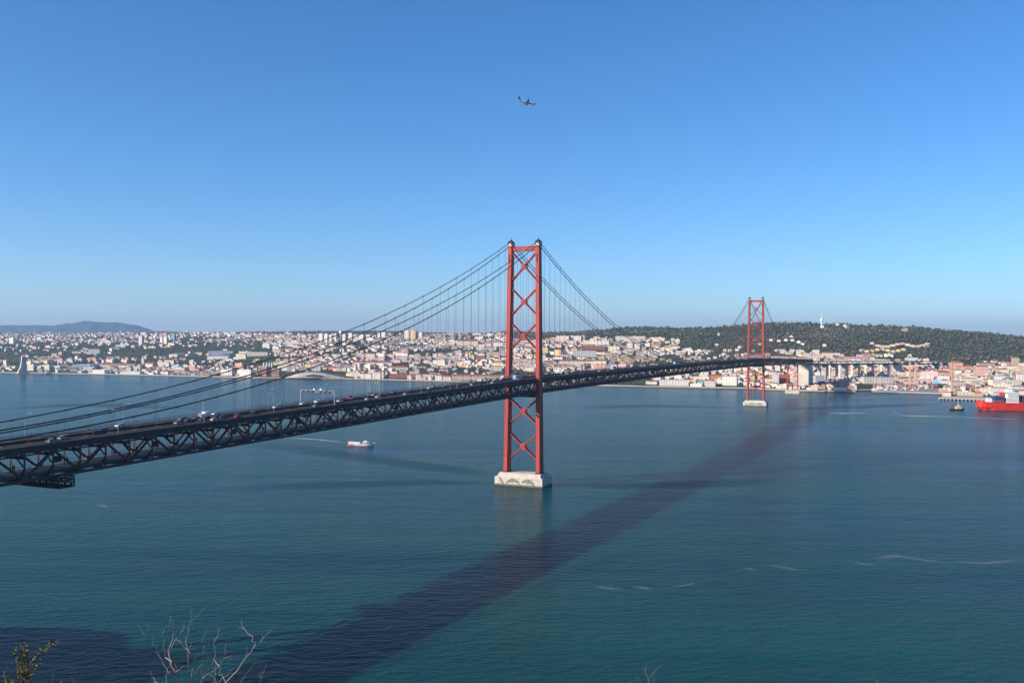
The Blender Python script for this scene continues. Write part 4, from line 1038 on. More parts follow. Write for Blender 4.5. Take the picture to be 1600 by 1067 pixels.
# wording that singles out a repeat: its rank on one side of the nearest landmark
taken = {}
def word_places(items):
    bucket = {}
    for it in items:
        best = min(LM, key=lambda l: ((it['px'] - l[1]) / 1.0) ** 2 + ((it['py'] - l[2]) * 2.2) ** 2)
        dx = it['px'] - best[1]; dy = (it['py'] - best[2]) * 2.2
        if abs(dx) >= abs(dy): side = 'left of' if dx < 0 else 'right of'
        else: side = 'above' if dy < 0 else 'below'
        bucket.setdefault((it['what'], side, best[0]), []).append((dx * dx + dy * dy, id(it), it))
    for (what, side, nm), lst in bucket.items():
        lst.sort(key=lambda q: q[:2])
        for i, (_, _, it) in enumerate(lst):
            base = taken.get((what, side, nm), 0); taken[(what, side, nm)] = base + 1
            pre = 'nearest' if base == 0 else nth(base) + ' nearest'
            it['label'] = f'{what}, {pre} {side} the {nm}'
def tint_attr(me, cols):
    at_ = me.attributes.new('tint', 'FLOAT_COLOR', 'FACE'); a = np.ones((len(cols), 4), np.float32); a[:, :3] = cols; at_.data.foreach_set('color', a.ravel())
ROOFC = {'red': (.30, .13, .085), 'dark red': (.20, .09, .065), 'grey': (.30, .30, .31), 'white': (.62, .61, .58)}
NIND = 300
for q in hs[:NIND]: q['what'] = f"{q['wall']} house with {'flat ' if q['rk'] == 'flat' else ''}{q['rc']} roof"
word_places(hs[:NIND])
for q in hs[:NIND]:
    t = thing('house', q['label'], 'house', q['p'], q['rot'], 'houses on the far bank')
    m = MB(); m.box((0, 0, q['h'] / 2 - 2), (q['w'], q['d'], q['h'] + 4)); m.build('wall', WM[q['wall']], t)
    m = MB(); roof_geo(m, q['w'], q['d'], q['h'], q['rk']); m.build('roof', ROOFS[q['rc']], t)
    m = MB(); facade_windows(m, q['w'], q['d'], q['h'], max(1, int(q['h'] / 3.1)), 3.6); tag(m.build('windows', M['window'], t), kind='stuff')
big = MB(); cols = []
for q in hs[NIND:]:
    m = MB(); m.box((0, 0, q['h'] / 2 - 2), (q['w'], q['d'], q['h'] + 4)); n1 = len(m.f)
    roof_geo(m, q['w'], q['d'], q['h'], q['rk']); n2 = len(m.f)
    facade_windows(m, q['w'], q['d'], q['h'], max(1, int(q['h'] / 3.2)), 4.4 * (q['p'][1] / 3000) ** .4, ww=1.6); n3 = len(m.f)
    ca, sa = math.cos(q['rot']), math.sin(q['rot']); X, Y, Z = q['p']
    j = random.uniform(.86, 1.06)
    big.add([(X + a * ca - b_ * sa, Y + a * sa + b_ * ca, Z + c) for a, b_, c in m.v], m.f)
    cols += [tuple(v * j for v in WALLS[q['wall']])] * n1 + [tuple(v * j for v in ROOFC[q['rc']])] * (n2 - n1) + [(.20, .19, .19)] * (n3 - n2)
dh = big.build('distant_houses', M['bldg']); tint_attr(dh.data, np.array(cols))
tag(dh, 'thousands of small white and red-roofed houses covering the far slopes', 'houses', kind='stuff')

# trees
ico_v = []; ph = (1 + 5 ** .5) / 2
for a in (-1, 1):
    for b_ in (-ph, ph): ico_v += [(0, a, b_), (a, b_, 0), (b_, 0, a)]
ico_v = np.array(ico_v) / np.linalg.norm(ico_v[0])
from itertools import combinations
el = min(np.linalg.norm(ico_v[i] - ico_v[j]) for i, j in combinations(range(12), 2))
ico_f = [f for f in combinations(range(12), 3) if all(abs(np.linalg.norm(ico_v[i] - ico_v[j]) - el) < 1e-3 for i, j in combinations(f, 2))]
ico_f = np.array([f if np.dot(np.cross(ico_v[f[1]] - ico_v[f[0]], ico_v[f[2]] - ico_v[f[0]]), ico_v[f[0]]) > 0 else (f[0], f[2], f[1]) for f in ico_f])
def clump(n, rg, flat=.75, spread=.62, size=.5):
    V = []; Fq = []
    for k in range(n):
        dv = rg.normal(size=3); dv /= np.linalg.norm(dv); c = dv * spread * rg.uniform(.35, 1) ** .5; c[2] *= flat
        v = ico_v * (size * rg.uniform(.7, 1.25)) * rg.uniform(.72, 1.3, (12, 1)) + c; v[:, 2] *= .9
        Fq.append(ico_f + 12 * k); V.append(v)
    return np.concatenate(V), np.concatenate(Fq)
variants = [clump(3, rng, .6, .55, .55) for _ in range(24)]
TG = [(.050, .066, .033), (.068, .084, .038), (.094, .100, .049), (.115, .100, .070), (.080, .084, .056), (.042, .056, .033)]
tr = []
for px, py, x, y, z in trees:
    u = urban(px, py); r_ = random.uniform(2.2, 4.6) * (y / 3000) ** .75 * (1.15 if u < .1 else .9); hgt = r_ * random.uniform(.8, 1.15)
    g = random.choice(TG); pat = math.sin(x * .006 + 1.7 * math.sin(y * .004)) + .5 * math.sin(y * .013 + x * .004)
    if u < .1 and pat > .55 and random.random() < .7: g = random.choice(((.14, .112, .08), (.12, .096, .075), (.155, .13, .09)))
    tr.append(dict(px=px, py=py, p=(x, y, z), r=r_, h=hgt, c=g, area=(r_ * F / y) ** 2))
tr.sort(key=lambda q: -q['area'])
DET = [clump(16, rng, .8, .72, .30) for _ in range(8)]
def crown_mesh(v, f, c, name='crown'):
    me = bpy.data.meshes.new(name); me.from_pydata(v.tolist(), [], f.tolist()); me.materials.append(M['leaf'])
    cc_ = np.repeat(np.array([c]), len(f), 0) * rng.uniform(.75, 1.3, (len(f), 1)); tint_attr(me, cc_); me.update(); return me
TONE = dict(zip(TG, ('dark green', 'mid green', 'olive green', 'brownish', 'grey green', 'blackish green')))
CRM = {(i, c): crown_mesh(v, f, c) for i, (v, f) in enumerate(DET) for c in TONE}
tm = MB(); tm.tube([(0, 0, -.8), (.03, 0, -.2), (0, .02, .3)], [.10, .075, .04], 6); tm.bar((0, 0, -.3), (.35, .1, .25), .06); tm.bar((0, 0, -.25), (-.3, .2, .2), .05); TRM = tm.mesh('trunk', M['bark'])
ind = [q for q in tr if q['c'] in TONE][:300]; ids = set(id(q) for q in ind)
for q in ind: q['what'] = f"{TONE[q['c']]} round-crowned tree"
word_places(ind)
for i, q in enumerate(ind):
    x, y, z = q['p']; t = thing('tree', q['label'], 'tree', (x, y, z), random.uniform(0, 6), 'trees on the far bank')
    o = obj('trunk', TRM, t, (0, 0, q['h'] * .95)); o.scale = (q['r'], q['r'], q['h'] * 1.3)
    o = obj('crown', CRM[(i % 8, q['c'])], t, (0, 0, q['h'] * 1.25)); o.scale = (q['r'] * 1.1, q['r'] * 1.1, q['h'])
rest_t = [q for q in tr if id(q) not in ids]
V = []; Fq = []; C = []; off = 0
for q in rest_t:
    v, f = variants[random.randrange(24)]; a = random.uniform(0, 6.28); ca, sa = math.cos(a), math.sin(a)
    P = np.stack([(v[:, 0] * ca - v[:, 1] * sa) * q['r'] * 1.15 + q['p'][0], (v[:, 0] * sa + v[:, 1] * ca) * q['r'] * 1.15 + q['p'][1], v[:, 2] * q['h'] + q['p'][2] + q['h'] * .75], -1)
    V.append(P); Fq.append(f + off); off += len(v); C.append(np.repeat(np.array([q['c']]), len(f), 0) * random.uniform(.75, 1.3))
V = np.concatenate(V); Fq = np.concatenate(Fq); C = np.concatenate(C)
me = bpy.data.meshes.new('woodland'); me.vertices.add(len(V)); me.vertices.foreach_set('co', V.ravel())
me.loops.add(len(Fq) * 3); me.loops.foreach_set('vertex_index', Fq.ravel().astype(np.int32)); me.polygons.add(len(Fq)); me.polygons.foreach_set('loop_start', np.arange(0, len(Fq) * 3, 3, dtype=np.int32))
me.update(calc_edges=True); me.validate(); me.materials.append(M['leaf']); tint_attr(me, C)
tag(obj('woodland', me), 'dark green woodland covering the hills behind the city', 'woodland', kind='stuff')

# ------------------------------------------------------------------ marina, harbour, boats
ya = MB(); ya.loft([[(-5, -1.2, 1.4), (-5, 1.2, 1.4), (-4.8, .8, -.2), (-4.8, -.8, -.2)], [(0, -1.7, 1.4), (0, 1.7, 1.4), (0, 1.1, -.4), (0, -1.1, -.4)], [(5, -.12, 1.8), (5, .12, 1.8), (4.6, .1, -.2), (4.6, -.1, -.2)]]); YH = ya.mesh('hull', M['white'])
ya = MB(); ya.tube([(0, 0, 1), (0, 0, 17)], .26, 5); ya.bar((0, 0, 3), (-4.4, 0, 3), .16); ya.bar((0, -1.2, 10), (0, 1.2, 10), .1); YM = ya.mesh('mast', M['white'])
ya = MB(); ya.box((-.6, 0, 1.8), (3.4, 1.8, .8)); YC = ya.mesh('cabin', M['white'])
k = 0
for row, (py, n_) in enumerate(((611.2, 9), (608.6, 11), (606.4, 10))):
    for i in range(n_):
        px = 1366 + (row * 3.1) + i * 8.6 + random.uniform(-2, 2)
        if px > 1470: continue
        p = spot(px, py - 1.0); k += 1
        t = thing('sailing_boat', f"{nth(i)} laid-up sailing boat from the left in the {['front', 'middle', 'rear'][row]} marina row", 'boat', (p.x, p.y, p.z + .9), random.uniform(0, 6.28), 'sailing boats in the marina')
        sc = random.uniform(.8, 1.35); t.scale = (sc, sc, sc * random.uniform(.8, 1.2))
        obj('hull', YH, t); obj('mast', YM, t); obj('cabin', YC, t)
# cranes
def crane(px, base, h_px, label, c, cabin=True):
    p = spot(px, base); d = p.y / F; t = thing('harbour_crane', label, 'crane', p)
    H = h_px * d; m = MB(); w = 1.35 * d
    for a in (-1, 1):
        for b_ in (-1, 1): m.bar((a * w, b_ * w, 6), (a * w * .55, b_ * w * .55, H), .75)
    n_ = 14
    for q in range(n_):
        z0 = 6 + (H - 6) * q / n_; z1 = 6 + (H - 6) * (q + 1) / n_; w0 = w * (1 - .45 * q / n_); w1 = w * (1 - .45 * (q + 1) / n_)
        for a in (-1, 1):
            m.bar((-w0, a * w0, z0), (w1, a * w1, z1), .45); m.bar((a * w0, -w0, z0), (a * w1, w1, z1), .45)
    m.build('lattice_mast', c, t)
    m = MB()
    for a in (-1, 1):
        for b_ in (-1, 1): m.bar((a * 2.2 * d, b_ * 2.2 * d, -1), (a * w, b_ * w, 8), 1.0)
    m.box((0, 0, 7.5), (3.2 * d, 3.2 * d, 2)); m.build('portal_base', M['shipred'], t)
    if cabin:
        m = MB(); m.box((-2.4 * d, 0, 9 * d * .9), (4.2 * d, 4 * d, 2.4 * d)); m.build('counterweight', M['white'], t)
        m = MB(); m.box((2.6 * d, 0, 8.6 * d * .9), (3.6 * d, 3 * d, 2.2 * d)); m.build('operator_cabin', M['white'], t)
    LM.append((label, px, base, 3, h_px))
M['craneorange'] = mat('faded_orange_paint', (.62, .36, .22), .7); M['cranepale'] = mat('pale_buff_paint', (.62, .47, .36), .7)
crane(1487.5, 618, 52, 'tall faded orange harbour crane mast on the quay', M['craneorange'])
crane(1421.5, 608, 42, 'left of two pale lattice masts behind the marina', M['cranepale'], False)
crane(1430.5, 607, 40, 'right of two pale lattice masts behind the marina', M['cranepale'], False)
# open piled jetty in front of the quay
jt = thing('jetty', 'long pale concrete jetty on dark piles left of the red ship', 'jetty')
a, b_ = water_at(1467, 624.5), water_at(1552, 627.5)
u = (b_ - a).normalized(); n_ = Vector((-u.y, u.x, 0)); L = (b_ - a).length
m = MB(); m.loft([[a + Vector((0, 0, 2.6)), a + n_ * 60 + Vector((0, 0, 2.6)), a + n_ * 60 + Vector((0, 0, 4.0)), a + Vector((0, 0, 4.0))], [b_ + Vector((0, 0, 2.6)), b_ + n_ * 60 + Vector((0, 0, 2.6)), b_ + n_ * 60 + Vector((0, 0, 4.0)), b_ + Vector((0, 0, 4.0))]]); dk = m.build('deck_slab', M['stone'], jt); fix_normals(dk)
nn = 14
for q in range(nn + 1):
    c = a + u * (L * q / nn) + n_ * 3; m = MB(); m.box((c.x, c.y, .2), (2.2, 4, 5.0), math.atan2(u.y, u.x)); m.build('pile', M['stone'], jt)
m = MB(); c = a + u * L / 2 + n_ * 12; m.box((c.x, c.y, .3), (L, 1, 4.4), math.atan2(u.y, u.x)); m.build('rear_wall', M['quaydark'], jt)

# ferry
fy = thing('ferry', 'small white and red passenger ferry with wheelhouse crossing under the bridge', 'ferry', water_at(564, 696.3), R(-2))
def hull(L, Wd, zt, bow=1.0, zb_=-1.0, flare=.75, stern=.9):
    rings = []
    for t in np.linspace(0, 1, 15):
        x = -L / 2 + L * t; w = Wd / 2 * (stern + (1 - stern) * min(1, t * 4)) * (1 - max(0, (t - .62) / .38) ** 2.2 * .985)
        sheer = zt + bow * max(0, (t - .6) / .4) ** 2
        xb = x - max(0, (t - .8)) * L * .12
        rings.append([(x, -w, sheer), (x, w, sheer), (xb, w * flare, zb_), (xb, -w * flare, zb_)])
    return rings
m = MB(); m.loft(hull(27, 6.4, 1.9, 1.0)); m.build('hull', M['white'], fy)
m = MB()
for y in (-1, 1): m.prism([(-13.2, .1), (-6.2, .1), (-7.8, 2.0), (-13.2, 2.0)], (1, 0, 0), (0, 0, 1), (0, y * 3.02, 0), .25)
m.build('red_panel', M['palered'], fy)
m = MB(); m.loft(hull(27.2, 6.55, .25, .2, -.6, .9)); m.build('red_stripe', M['palered'], fy)
m = MB(); m.loft([[(-13, -2.9, 1.9), (-13, 2.9, 1.9), (-13, 2.6, 4.2), (-13, -2.6, 4.2)], [(-1, -2.9, 1.9), (-1, 2.9, 1.9), (-1, 2.6, 3.7), (-1, -2.6, 3.7)]]); m.build('passenger_saloon', M['white'], fy)
m = MB(); m.loft([[(1.8, -2.7, 1.9), (1.8, 2.7, 1.9), (1.8, 2.4, 4.1), (1.8, -2.4, 4.1)], [(9.6, -2.2, 2.0), (9.6, 2.2, 2.0), (8.2, 1.8, 4.1), (8.2, -1.8, 4.1)]]); wh_ = m.build('wheelhouse', M['white'], fy)
m = MB(); m.box((4.8, 0, 4.7), (3.4, 3.2, 1.2)); m.build('upper_cabin', M['white'], wh_)
for x, w in ((2.9, 1.0), (5.0, 1.2), (7.2, 1.3)):
    for y in (-1, 1):
        m = MB(); m.box((x, y * 2.52, 3.2), (w, .3, 1.0)); m.build('window', M['glass'], wh_)
m = MB(); m.box((9.1, 0, 3.3), (.5, 3.2, .9)); m.build('windscreen', M['glass'], wh_)
m = MB(); m.tube([(4.2, 0, 5.2), (4.2, 0, 8.8)], .07, 5); m.build('radio_mast', M['dark'], fy)
m = MB(); m.bar((12.8, 0, 2.9), (15.4, 0, 3.3), .25); m.build('bow_sprit', M['white'], fy)
# tug
tg = thing('tugboat', 'small dark hulled tugboat with buff wheelhouse near the red ship', 'tugboat', water_at(1495.5, 640.8), R(4))
m = MB(); m.loft(hull(24, 7.4, 2.2, 1.2)); m.build('hull', M['black'], tg)
m = MB(); m.box((2.4, 0, 3.6), (9.5, 4.6, 2.8)); m.box((2.6, 0, 5.8), (6, 3.8, 1.8)); m.build('deckhouse', M['buff'], tg)
m = MB(); m.box((3.2, 0, 7.7), (3.4, 3.0, 2.0)); wh_ = m.build('wheelhouse', M['white'], tg); m = MB(); m.box((3.2, 0, 7.9), (3.5, 3.1, .8)); m.build('windows', M['glass'], wh_)
m = MB(); m.tube([(1.8, 0, 8.5), (1.8, 0, 14)], [.4, .15], 6); m.bar((1.8, -1.6, 11.8), (1.8, 1.6, 11.8), .2); m.build('mast', M['white'], tg)
m = MB(); m.tube([(-2.4, 0, 4), (-2.4, 0, 7)], .7, 8); m.build('funnel', M['buff'], tg)
m = MB(); m.tube([(12.2, 0, 1.6), (11.6, 1.6, 1.6), (12.2, 0, 1.2)], .5, 6); m.build('bow_fender', M['black'], tg)
# red cargo ship, stern to the left
sp0 = water_at(1527, 640.5); cs = thing('cargo_ship', 'red hulled cargo ship with white bridge tower at right edge', 'ship', sp0, R(-7))
m = MB(); rings = []
for x, w, zt, zl, k_ in ((0, 7.5, 15.5, 5.0, .5), (4, 10.4, 15.2, 1.5, .55), (10, 12, 14.6, -2, .6), (24, 12.6, 13.4, -3, .85), (150, 12.6, 13.4, -3, .9), (182, 6, 15, -3, .5), (194, .4, 16, -3, .1)):
    rings.append([(x, -w, zt), (x, w, zt), (x, w * .96, 6), (x, w * k_, zl), (x, -w * k_, zl), (x, -w * .96, 6)])
m.loft(rings); h_ = m.build('hull', M['shipred'], cs); fix_normals(h_)
m = MB(); rings = []
for x, w in ((11, 8), (24, 11.6), (150, 12.0), (182, 4), (193, .4)): rings.append([(x, -w, .9), (x, w, .9), (x, w, -1), (x, -w, -1)])
m.loft(rings); m.build('boot_topping', M['rust'], cs)
m = MB(); m.prism([(-5.2, 8.0), (-3.4, 6.6), (3.4, 6.6), (5.2, 8.0), (3, 8.9), (-3, 8.9)], (0, 1, 0), (0, 0, 1), (-.1 + 1.0, 0, 0), 1.6); m.build('stern_mark', M['white'], cs)
m = MB(); m.box((-.02, 0, 12.4), (.5, 9.5, .7)); m.build('stern_name_band', M['rust'], cs)
m = MB(); m.box((44, -12.75, 9.6), (6, .2, .9)); m.build('hull_lettering_bar', M['black'], cs)
m = MB(); m.box((80, -12.75, 7.4), (1.6, .2, 1.6)); m.build('hull_mark', M['white'], cs)
m = MB(); m.box((52, 0, 17.5), (19, 22, 9)); m.box((53, 0, 25), (17, 20, 6)); m.box((54, 0, 31.5), (15, 17, 7)); sup = m.build('bridge_tower', M['white'], cs)
for z in (16.2, 19.2, 22.8, 26.0, 29.0):
    m = MB(); m.box((54 if z > 22 else 52, 0, z), (17.4 if z > 22 else 19.3, 20.4 if z < 28 and z > 22 else 17.4 if z > 28 else 22.3, .9)); m.build('window_band', M['window'], sup)
m = MB(); m.box((55, 0, 35.6), (9, 25, 2.6)); nb = m.build('navigation_bridge', M['white'], sup); m = MB(); m.box((55, 0, 35.9), (9.2, 25.2, 1.0)); m.build('windscreen', M['glass'], nb)
m = MB(); m.tube([(55, 0, 36), (55, 0, 46)], [.5, .2], 6); m.bar((55, -4, 42), (55, 4, 42), .3); m.build('radar_mast', M['white'], cs)
m = MB(); m.box((39, 3, 24), (5, 6, 12)); m.build('funnel', M['shipred'], cs)
for nm, c, x, y, z, sz in (('container', 'white', 17, -4, 17.0, (7, 9, 6)), ('container', 'blue', 21, -5, 15.9, (6, 6, 4)), ('container', 'navy', 32, 0, 20.6, (14, 20, 6)), ('container', 'rust', 32, 0, 15.6, (14, 20, 4)), ('container', 'navy', 80, 0, 18, (24, 22, 6)), ('container', 'rust', 74, 0, 23, (12, 22, 3)), ('container', 'white', 98, -2, 16.6, (10, 16, 5)), ('container', 'orange', 116, 0, 18, (20, 22, 8)), ('container', 'navy', 140, 0, 18, (20, 22, 8))):
    m = MB(); m.box((x, y, z), sz); m.build(nm, M[c], cs)
m = MB()
for k in range(16): m.bar((3 + k * 2.3, -11.6, 14.6), (3 + k * 2.3, -11.6, 16.0), .14)
m.bar((3, -11.6, 16), (38, -11.6, 16), .14); m.build('deck_railing', M['white'], cs)

# wakes and foam lines lying on the water
def foam_material(name, dens, scale, stretch):
    m = bpy.data.materials.new(name); m.use_nodes = True; n = m.node_tree.nodes; l = m.node_tree.links; b = n['Principled BSDF']
    b.inputs['Base Color'].default_value = (.62, .68, .70, 1); b.inputs['Roughness'].default_value = .7
    tc = n.new('ShaderNodeTexCoord'); nz = n.new('ShaderNodeTexNoise'); nz.inputs['Scale'].default_value = scale; nz.inputs['Detail'].default_value = 5
    at_ = n.new('ShaderNodeAttribute'); at_.attribute_name = 'cover'
    mr = n.new('ShaderNodeMapRange'); mr.inputs['From Min'].default_value = .36; mr.inputs['From Max'].default_value = .62; mr.inputs['To Max'].default_value = dens
    ml = n.new('ShaderNodeMath'); ml.operation = 'MULTIPLY'
    l.new(tc.outputs['Object'], nz.inputs['Vector']); l.new(nz.outputs['Fac'], mr.inputs['Value']); l.new(mr.outputs['Result'], ml.inputs[0]); l.new(at_.outputs['Fac'], ml.inputs[1]); l.new(ml.outputs[0], b.inputs['Alpha'])
    return m
FOAM = foam_material('thin_foam', .19, .9, 1); WAKE = foam_material('wake_foam', .95, .5, 1); SLICK = foam_material('far_wake', .8, .02, 1)
def streak(name, pts, label, cat, mt, z=.05):
    """pts: (px, py, width m) along the middle of the streak"""
    P = [(water_at(a, b_), w * (2.2 if name == 'foam' else 1.7 if name == 'current_line' else 1)) for a, b_, w in pts]; Q = []
    for (p, w), (p2, w2) in zip(P[:-1], P[1:]):
        for k in range(8): t = k / 8; Q.append((p.lerp(p2, t), w + (w2 - w) * t))
    Q.append(P[-1]); V = []; Fq = []; cov = []
    for i, (p, w) in enumerate(Q):
        d = (Q[min(i + 1, len(Q) - 1)][0] - Q[max(i - 1, 0)][0]).normalized(); n_ = Vector((-d.y, d.x, 0))
        e = min(1, 4 * i / len(Q), 4 * (len(Q) - 1 - i) / len(Q))
        for q, c in ((-1, 0), (-.4, 1), (.4, 1), (1, 0)): V.append(tuple(p + n_ * w * q * .5 + Vector((0, 0, z)))); cov.append(c * e)
    for i in range(len(Q) - 1):
        for k in range(3): Fq.append((i * 4 + k, i * 4 + k + 1, i * 4 + 5 + k, i * 4 + 4 + k))
    me = bpy.data.meshes.new(name); me.from_pydata(V, [], Fq); me.materials.append(mt)
    a_ = me.attributes.new('cover', 'FLOAT', 'POINT'); a_.data.foreach_set('value', cov); me.update()
    return tag(obj(name, me), label, cat, kind='stuff')
streak('wake', [(545, 692, 5), (520, 689, 6), (495, 686.5, 7), (470, 685, 8), (440, 684, 8)], 'thin white wake trailing left behind the ferry', 'wake', WAKE)
streak('wake', [(1290, 646, 10), (1380, 648.5, 14), (1480, 651, 16), (1610, 656, 18)], 'pale wake line crossing the water below the red ship', 'wake', SLICK)
streak('wake', [(1200, 644, 12), (1300, 645.5, 12), (1400, 645, 10), (1480, 643.5, 8)], 'faint wake line left of the tugboat', 'wake', SLICK)
streak('wake', [(1190, 622, 10), (1290, 621, 14), (1420, 622, 10)], 'faint pale streak right of the far pier', 'wake', SLICK)
CUR = bpy.data.materials.new('smooth_current_water'); CUR.use_nodes = True
_n = CUR.node_tree.nodes; _l = CUR.node_tree.links; _b = _n['Principled BSDF']; _b.inputs['Base Color'].default_value = (.003, .036, .036, 1); _b.inputs['Roughness'].default_value = .3; _b.inputs['IOR'].default_value = 1.333; _b.inputs['Specular IOR Level'].default_value = .06
_a = _n.new('ShaderNodeAttribute'); _a.attribute_name = 'cover'; _m = _n.new('ShaderNodeMath'); _m.operation = 'MULTIPLY'; _m.inputs[1].default_value = .34; _l.new(_a.outputs['Fac'], _m.inputs[0]); _l.new(_m.outputs[0], _b.inputs['Alpha'])
for i, (pts, lab) in enumerate((([(780, 742, 14), (700, 733, 26), (560, 714, 30), (400, 692, 26)], 'upper dark current line trailing left from the near pier'), ([(780, 755, 14), (660, 753, 22), (520, 757, 26), (330, 764, 20)], 'lower dark current line trailing left from the near pier'), ([(860, 757, 10), (960, 759, 22), (1080, 757, 26), (1240, 748, 18)], 'dark current line trailing right from the near pier'), ([(900, 637, 30), (1010, 634, 44), (1150, 637, 30)], 'dark slick left of the far pier'), ([(1210, 640, 30), (1330, 636, 50), (1480, 630, 30)], 'dark slick right of the far pier'), ([(-20, 640, 30), (140, 632, 60), (330, 640, 30)], 'dark slick beyond the bridge at left'))):
    streak('current_line', pts, lab, 'current', CUR, .02 + .004 * i)
for i, pts in enumerate(([(155, 786, 2.5), (160, 790, 3.5), (168, 794, 2)], [(928, 916, 2.2), (950, 919, 2.6), (978, 921, 1.6)], [(990, 915, 2.4), (1004, 918, 2.6), (1018, 922, 1.6)], [(1050, 917, 1.5), (1075, 913, 1.5), (1090, 910, 1.3)], [(1165, 886, 2.0), (1172, 889, 2.6), (1182, 891, 1.6)], [(1195, 882, 2.0), (1222, 886, 2.4), (1255, 892, 1.6)], [(1330, 879, 2.6), (1352, 881, 2.8), (1372, 884, 1.8)], [(1365, 875, 2.4), (1395, 868, 3), (1440, 874, 2.6), (1490, 881, 1.8)], [(1490, 878, 2), (1540, 880, 2.6), (1600, 874, 2.2)])):
    streak('foam', pts, f'{nth(i)} thin foam line drifting on the near water', 'foam', FOAM, .05 + .004 * i)

# ------------------------------------------------------------------ airliner
ac = at(823.5, 160.6, 1750); pn = thing('airliner', 'twin engined airliner with a dark tail fin flying across the sky', 'airplane', ac, R(25)); pn.rotation_euler = (0, R(5), R(25))
LP = 37.0
m = MB(); rings = []
for t, r_, zo in ((0, .25, .5), (.03, 1.0, .3), (.08, 1.7, .1), (.16, 2.0, 0), (.62, 2.0, 0), (.8, 1.5, .45), (.93, .8, .9), (1, .25, 1.2)):
    x = LP / 2 - LP * t; rings.append([(x, math.cos(a) * r_, math.sin(a) * r_ + zo) for a in np.linspace(0, 2 * math.pi, 14, endpoint=False)])
m.loft(rings); fz = m.build('fuselage', M['white'], pn, smooth=True); fix_normals(fz)
for sg in (-1, 1):
    m = MB(); m.loft([[(3.5, sg * 1.5, -1.1), (-3.2, sg * 1.5, -1.1), (-3.2, sg * 1.5, -.5), (3.5, sg * 1.5, -.5)], [(-4.2, sg * 17, .8), (-6.0, sg * 17, .8), (-6.0, sg * 17, 1.0), (-4.2, sg * 17, 1.0)], [(-5.8, sg * 17.7, 2.6), (-6.8, sg * 17.7, 2.6), (-6.8, sg * 17.8, 2.65), (-5.8, sg * 17.8, 2.65)]]); w_ = m.build('wing', M['grey'], pn); fix_normals(w_)
    m = MB(); m.tube([(4.4, sg * 5.6, -2.0), (3.0, sg * 5.6, -2.0), (.4, sg * 5.6, -1.9)], [1.05, 1.15, .7], 12); m.build('engine', M['navy'], pn)
    m = MB(); m.loft([[(-14.6, sg * .8, 1.1), (-17.4, sg * .8, 1.1), (-17.4, sg * .8, 1.35), (-14.6, sg * .8, 1.35)], [(-17.2, sg * 6, 1.6), (-18.6, sg * 6, 1.6), (-18.6, sg * 6, 1.72), (-17.2, sg * 6, 1.72)]]); o = m.build('tailplane', M['grey'], pn); fix_normals(o)
    m = MB(); m.bar((-1.2, sg * 3.6, -1), (-1.2, sg * 3.6, -3.2), .3); m.tube([(-1.2, sg * 3.3, -3.3), (-1.2, sg * 3.9, -3.3)], .6, 8); m.build('landing_gear', M['dark'], pn)
m = MB(); m.bar((13.2, 0, -1), (13.2, 0, -3.0), .25); m.tube([(13.2, -.3, -3.1), (13.2, .3, -3.1)], .5, 8); m.build('nose_gear', M['dark'], pn)
m = MB(); m.prism([(-12.2, 1.8), (-17.6, 1.4), (-18.9, 8.0), (-16.9, 8.0)], (1, 0, 0), (0, 0, 1), (0, 0, 0), .5); o = m.build('tail_fin', M['navy'], pn); fix_normals(o)
m = MB(); m.box((13.4, 0, .8), (1.6, 3.2, .5)); m.build('cockpit_windows', M['glass'], pn)

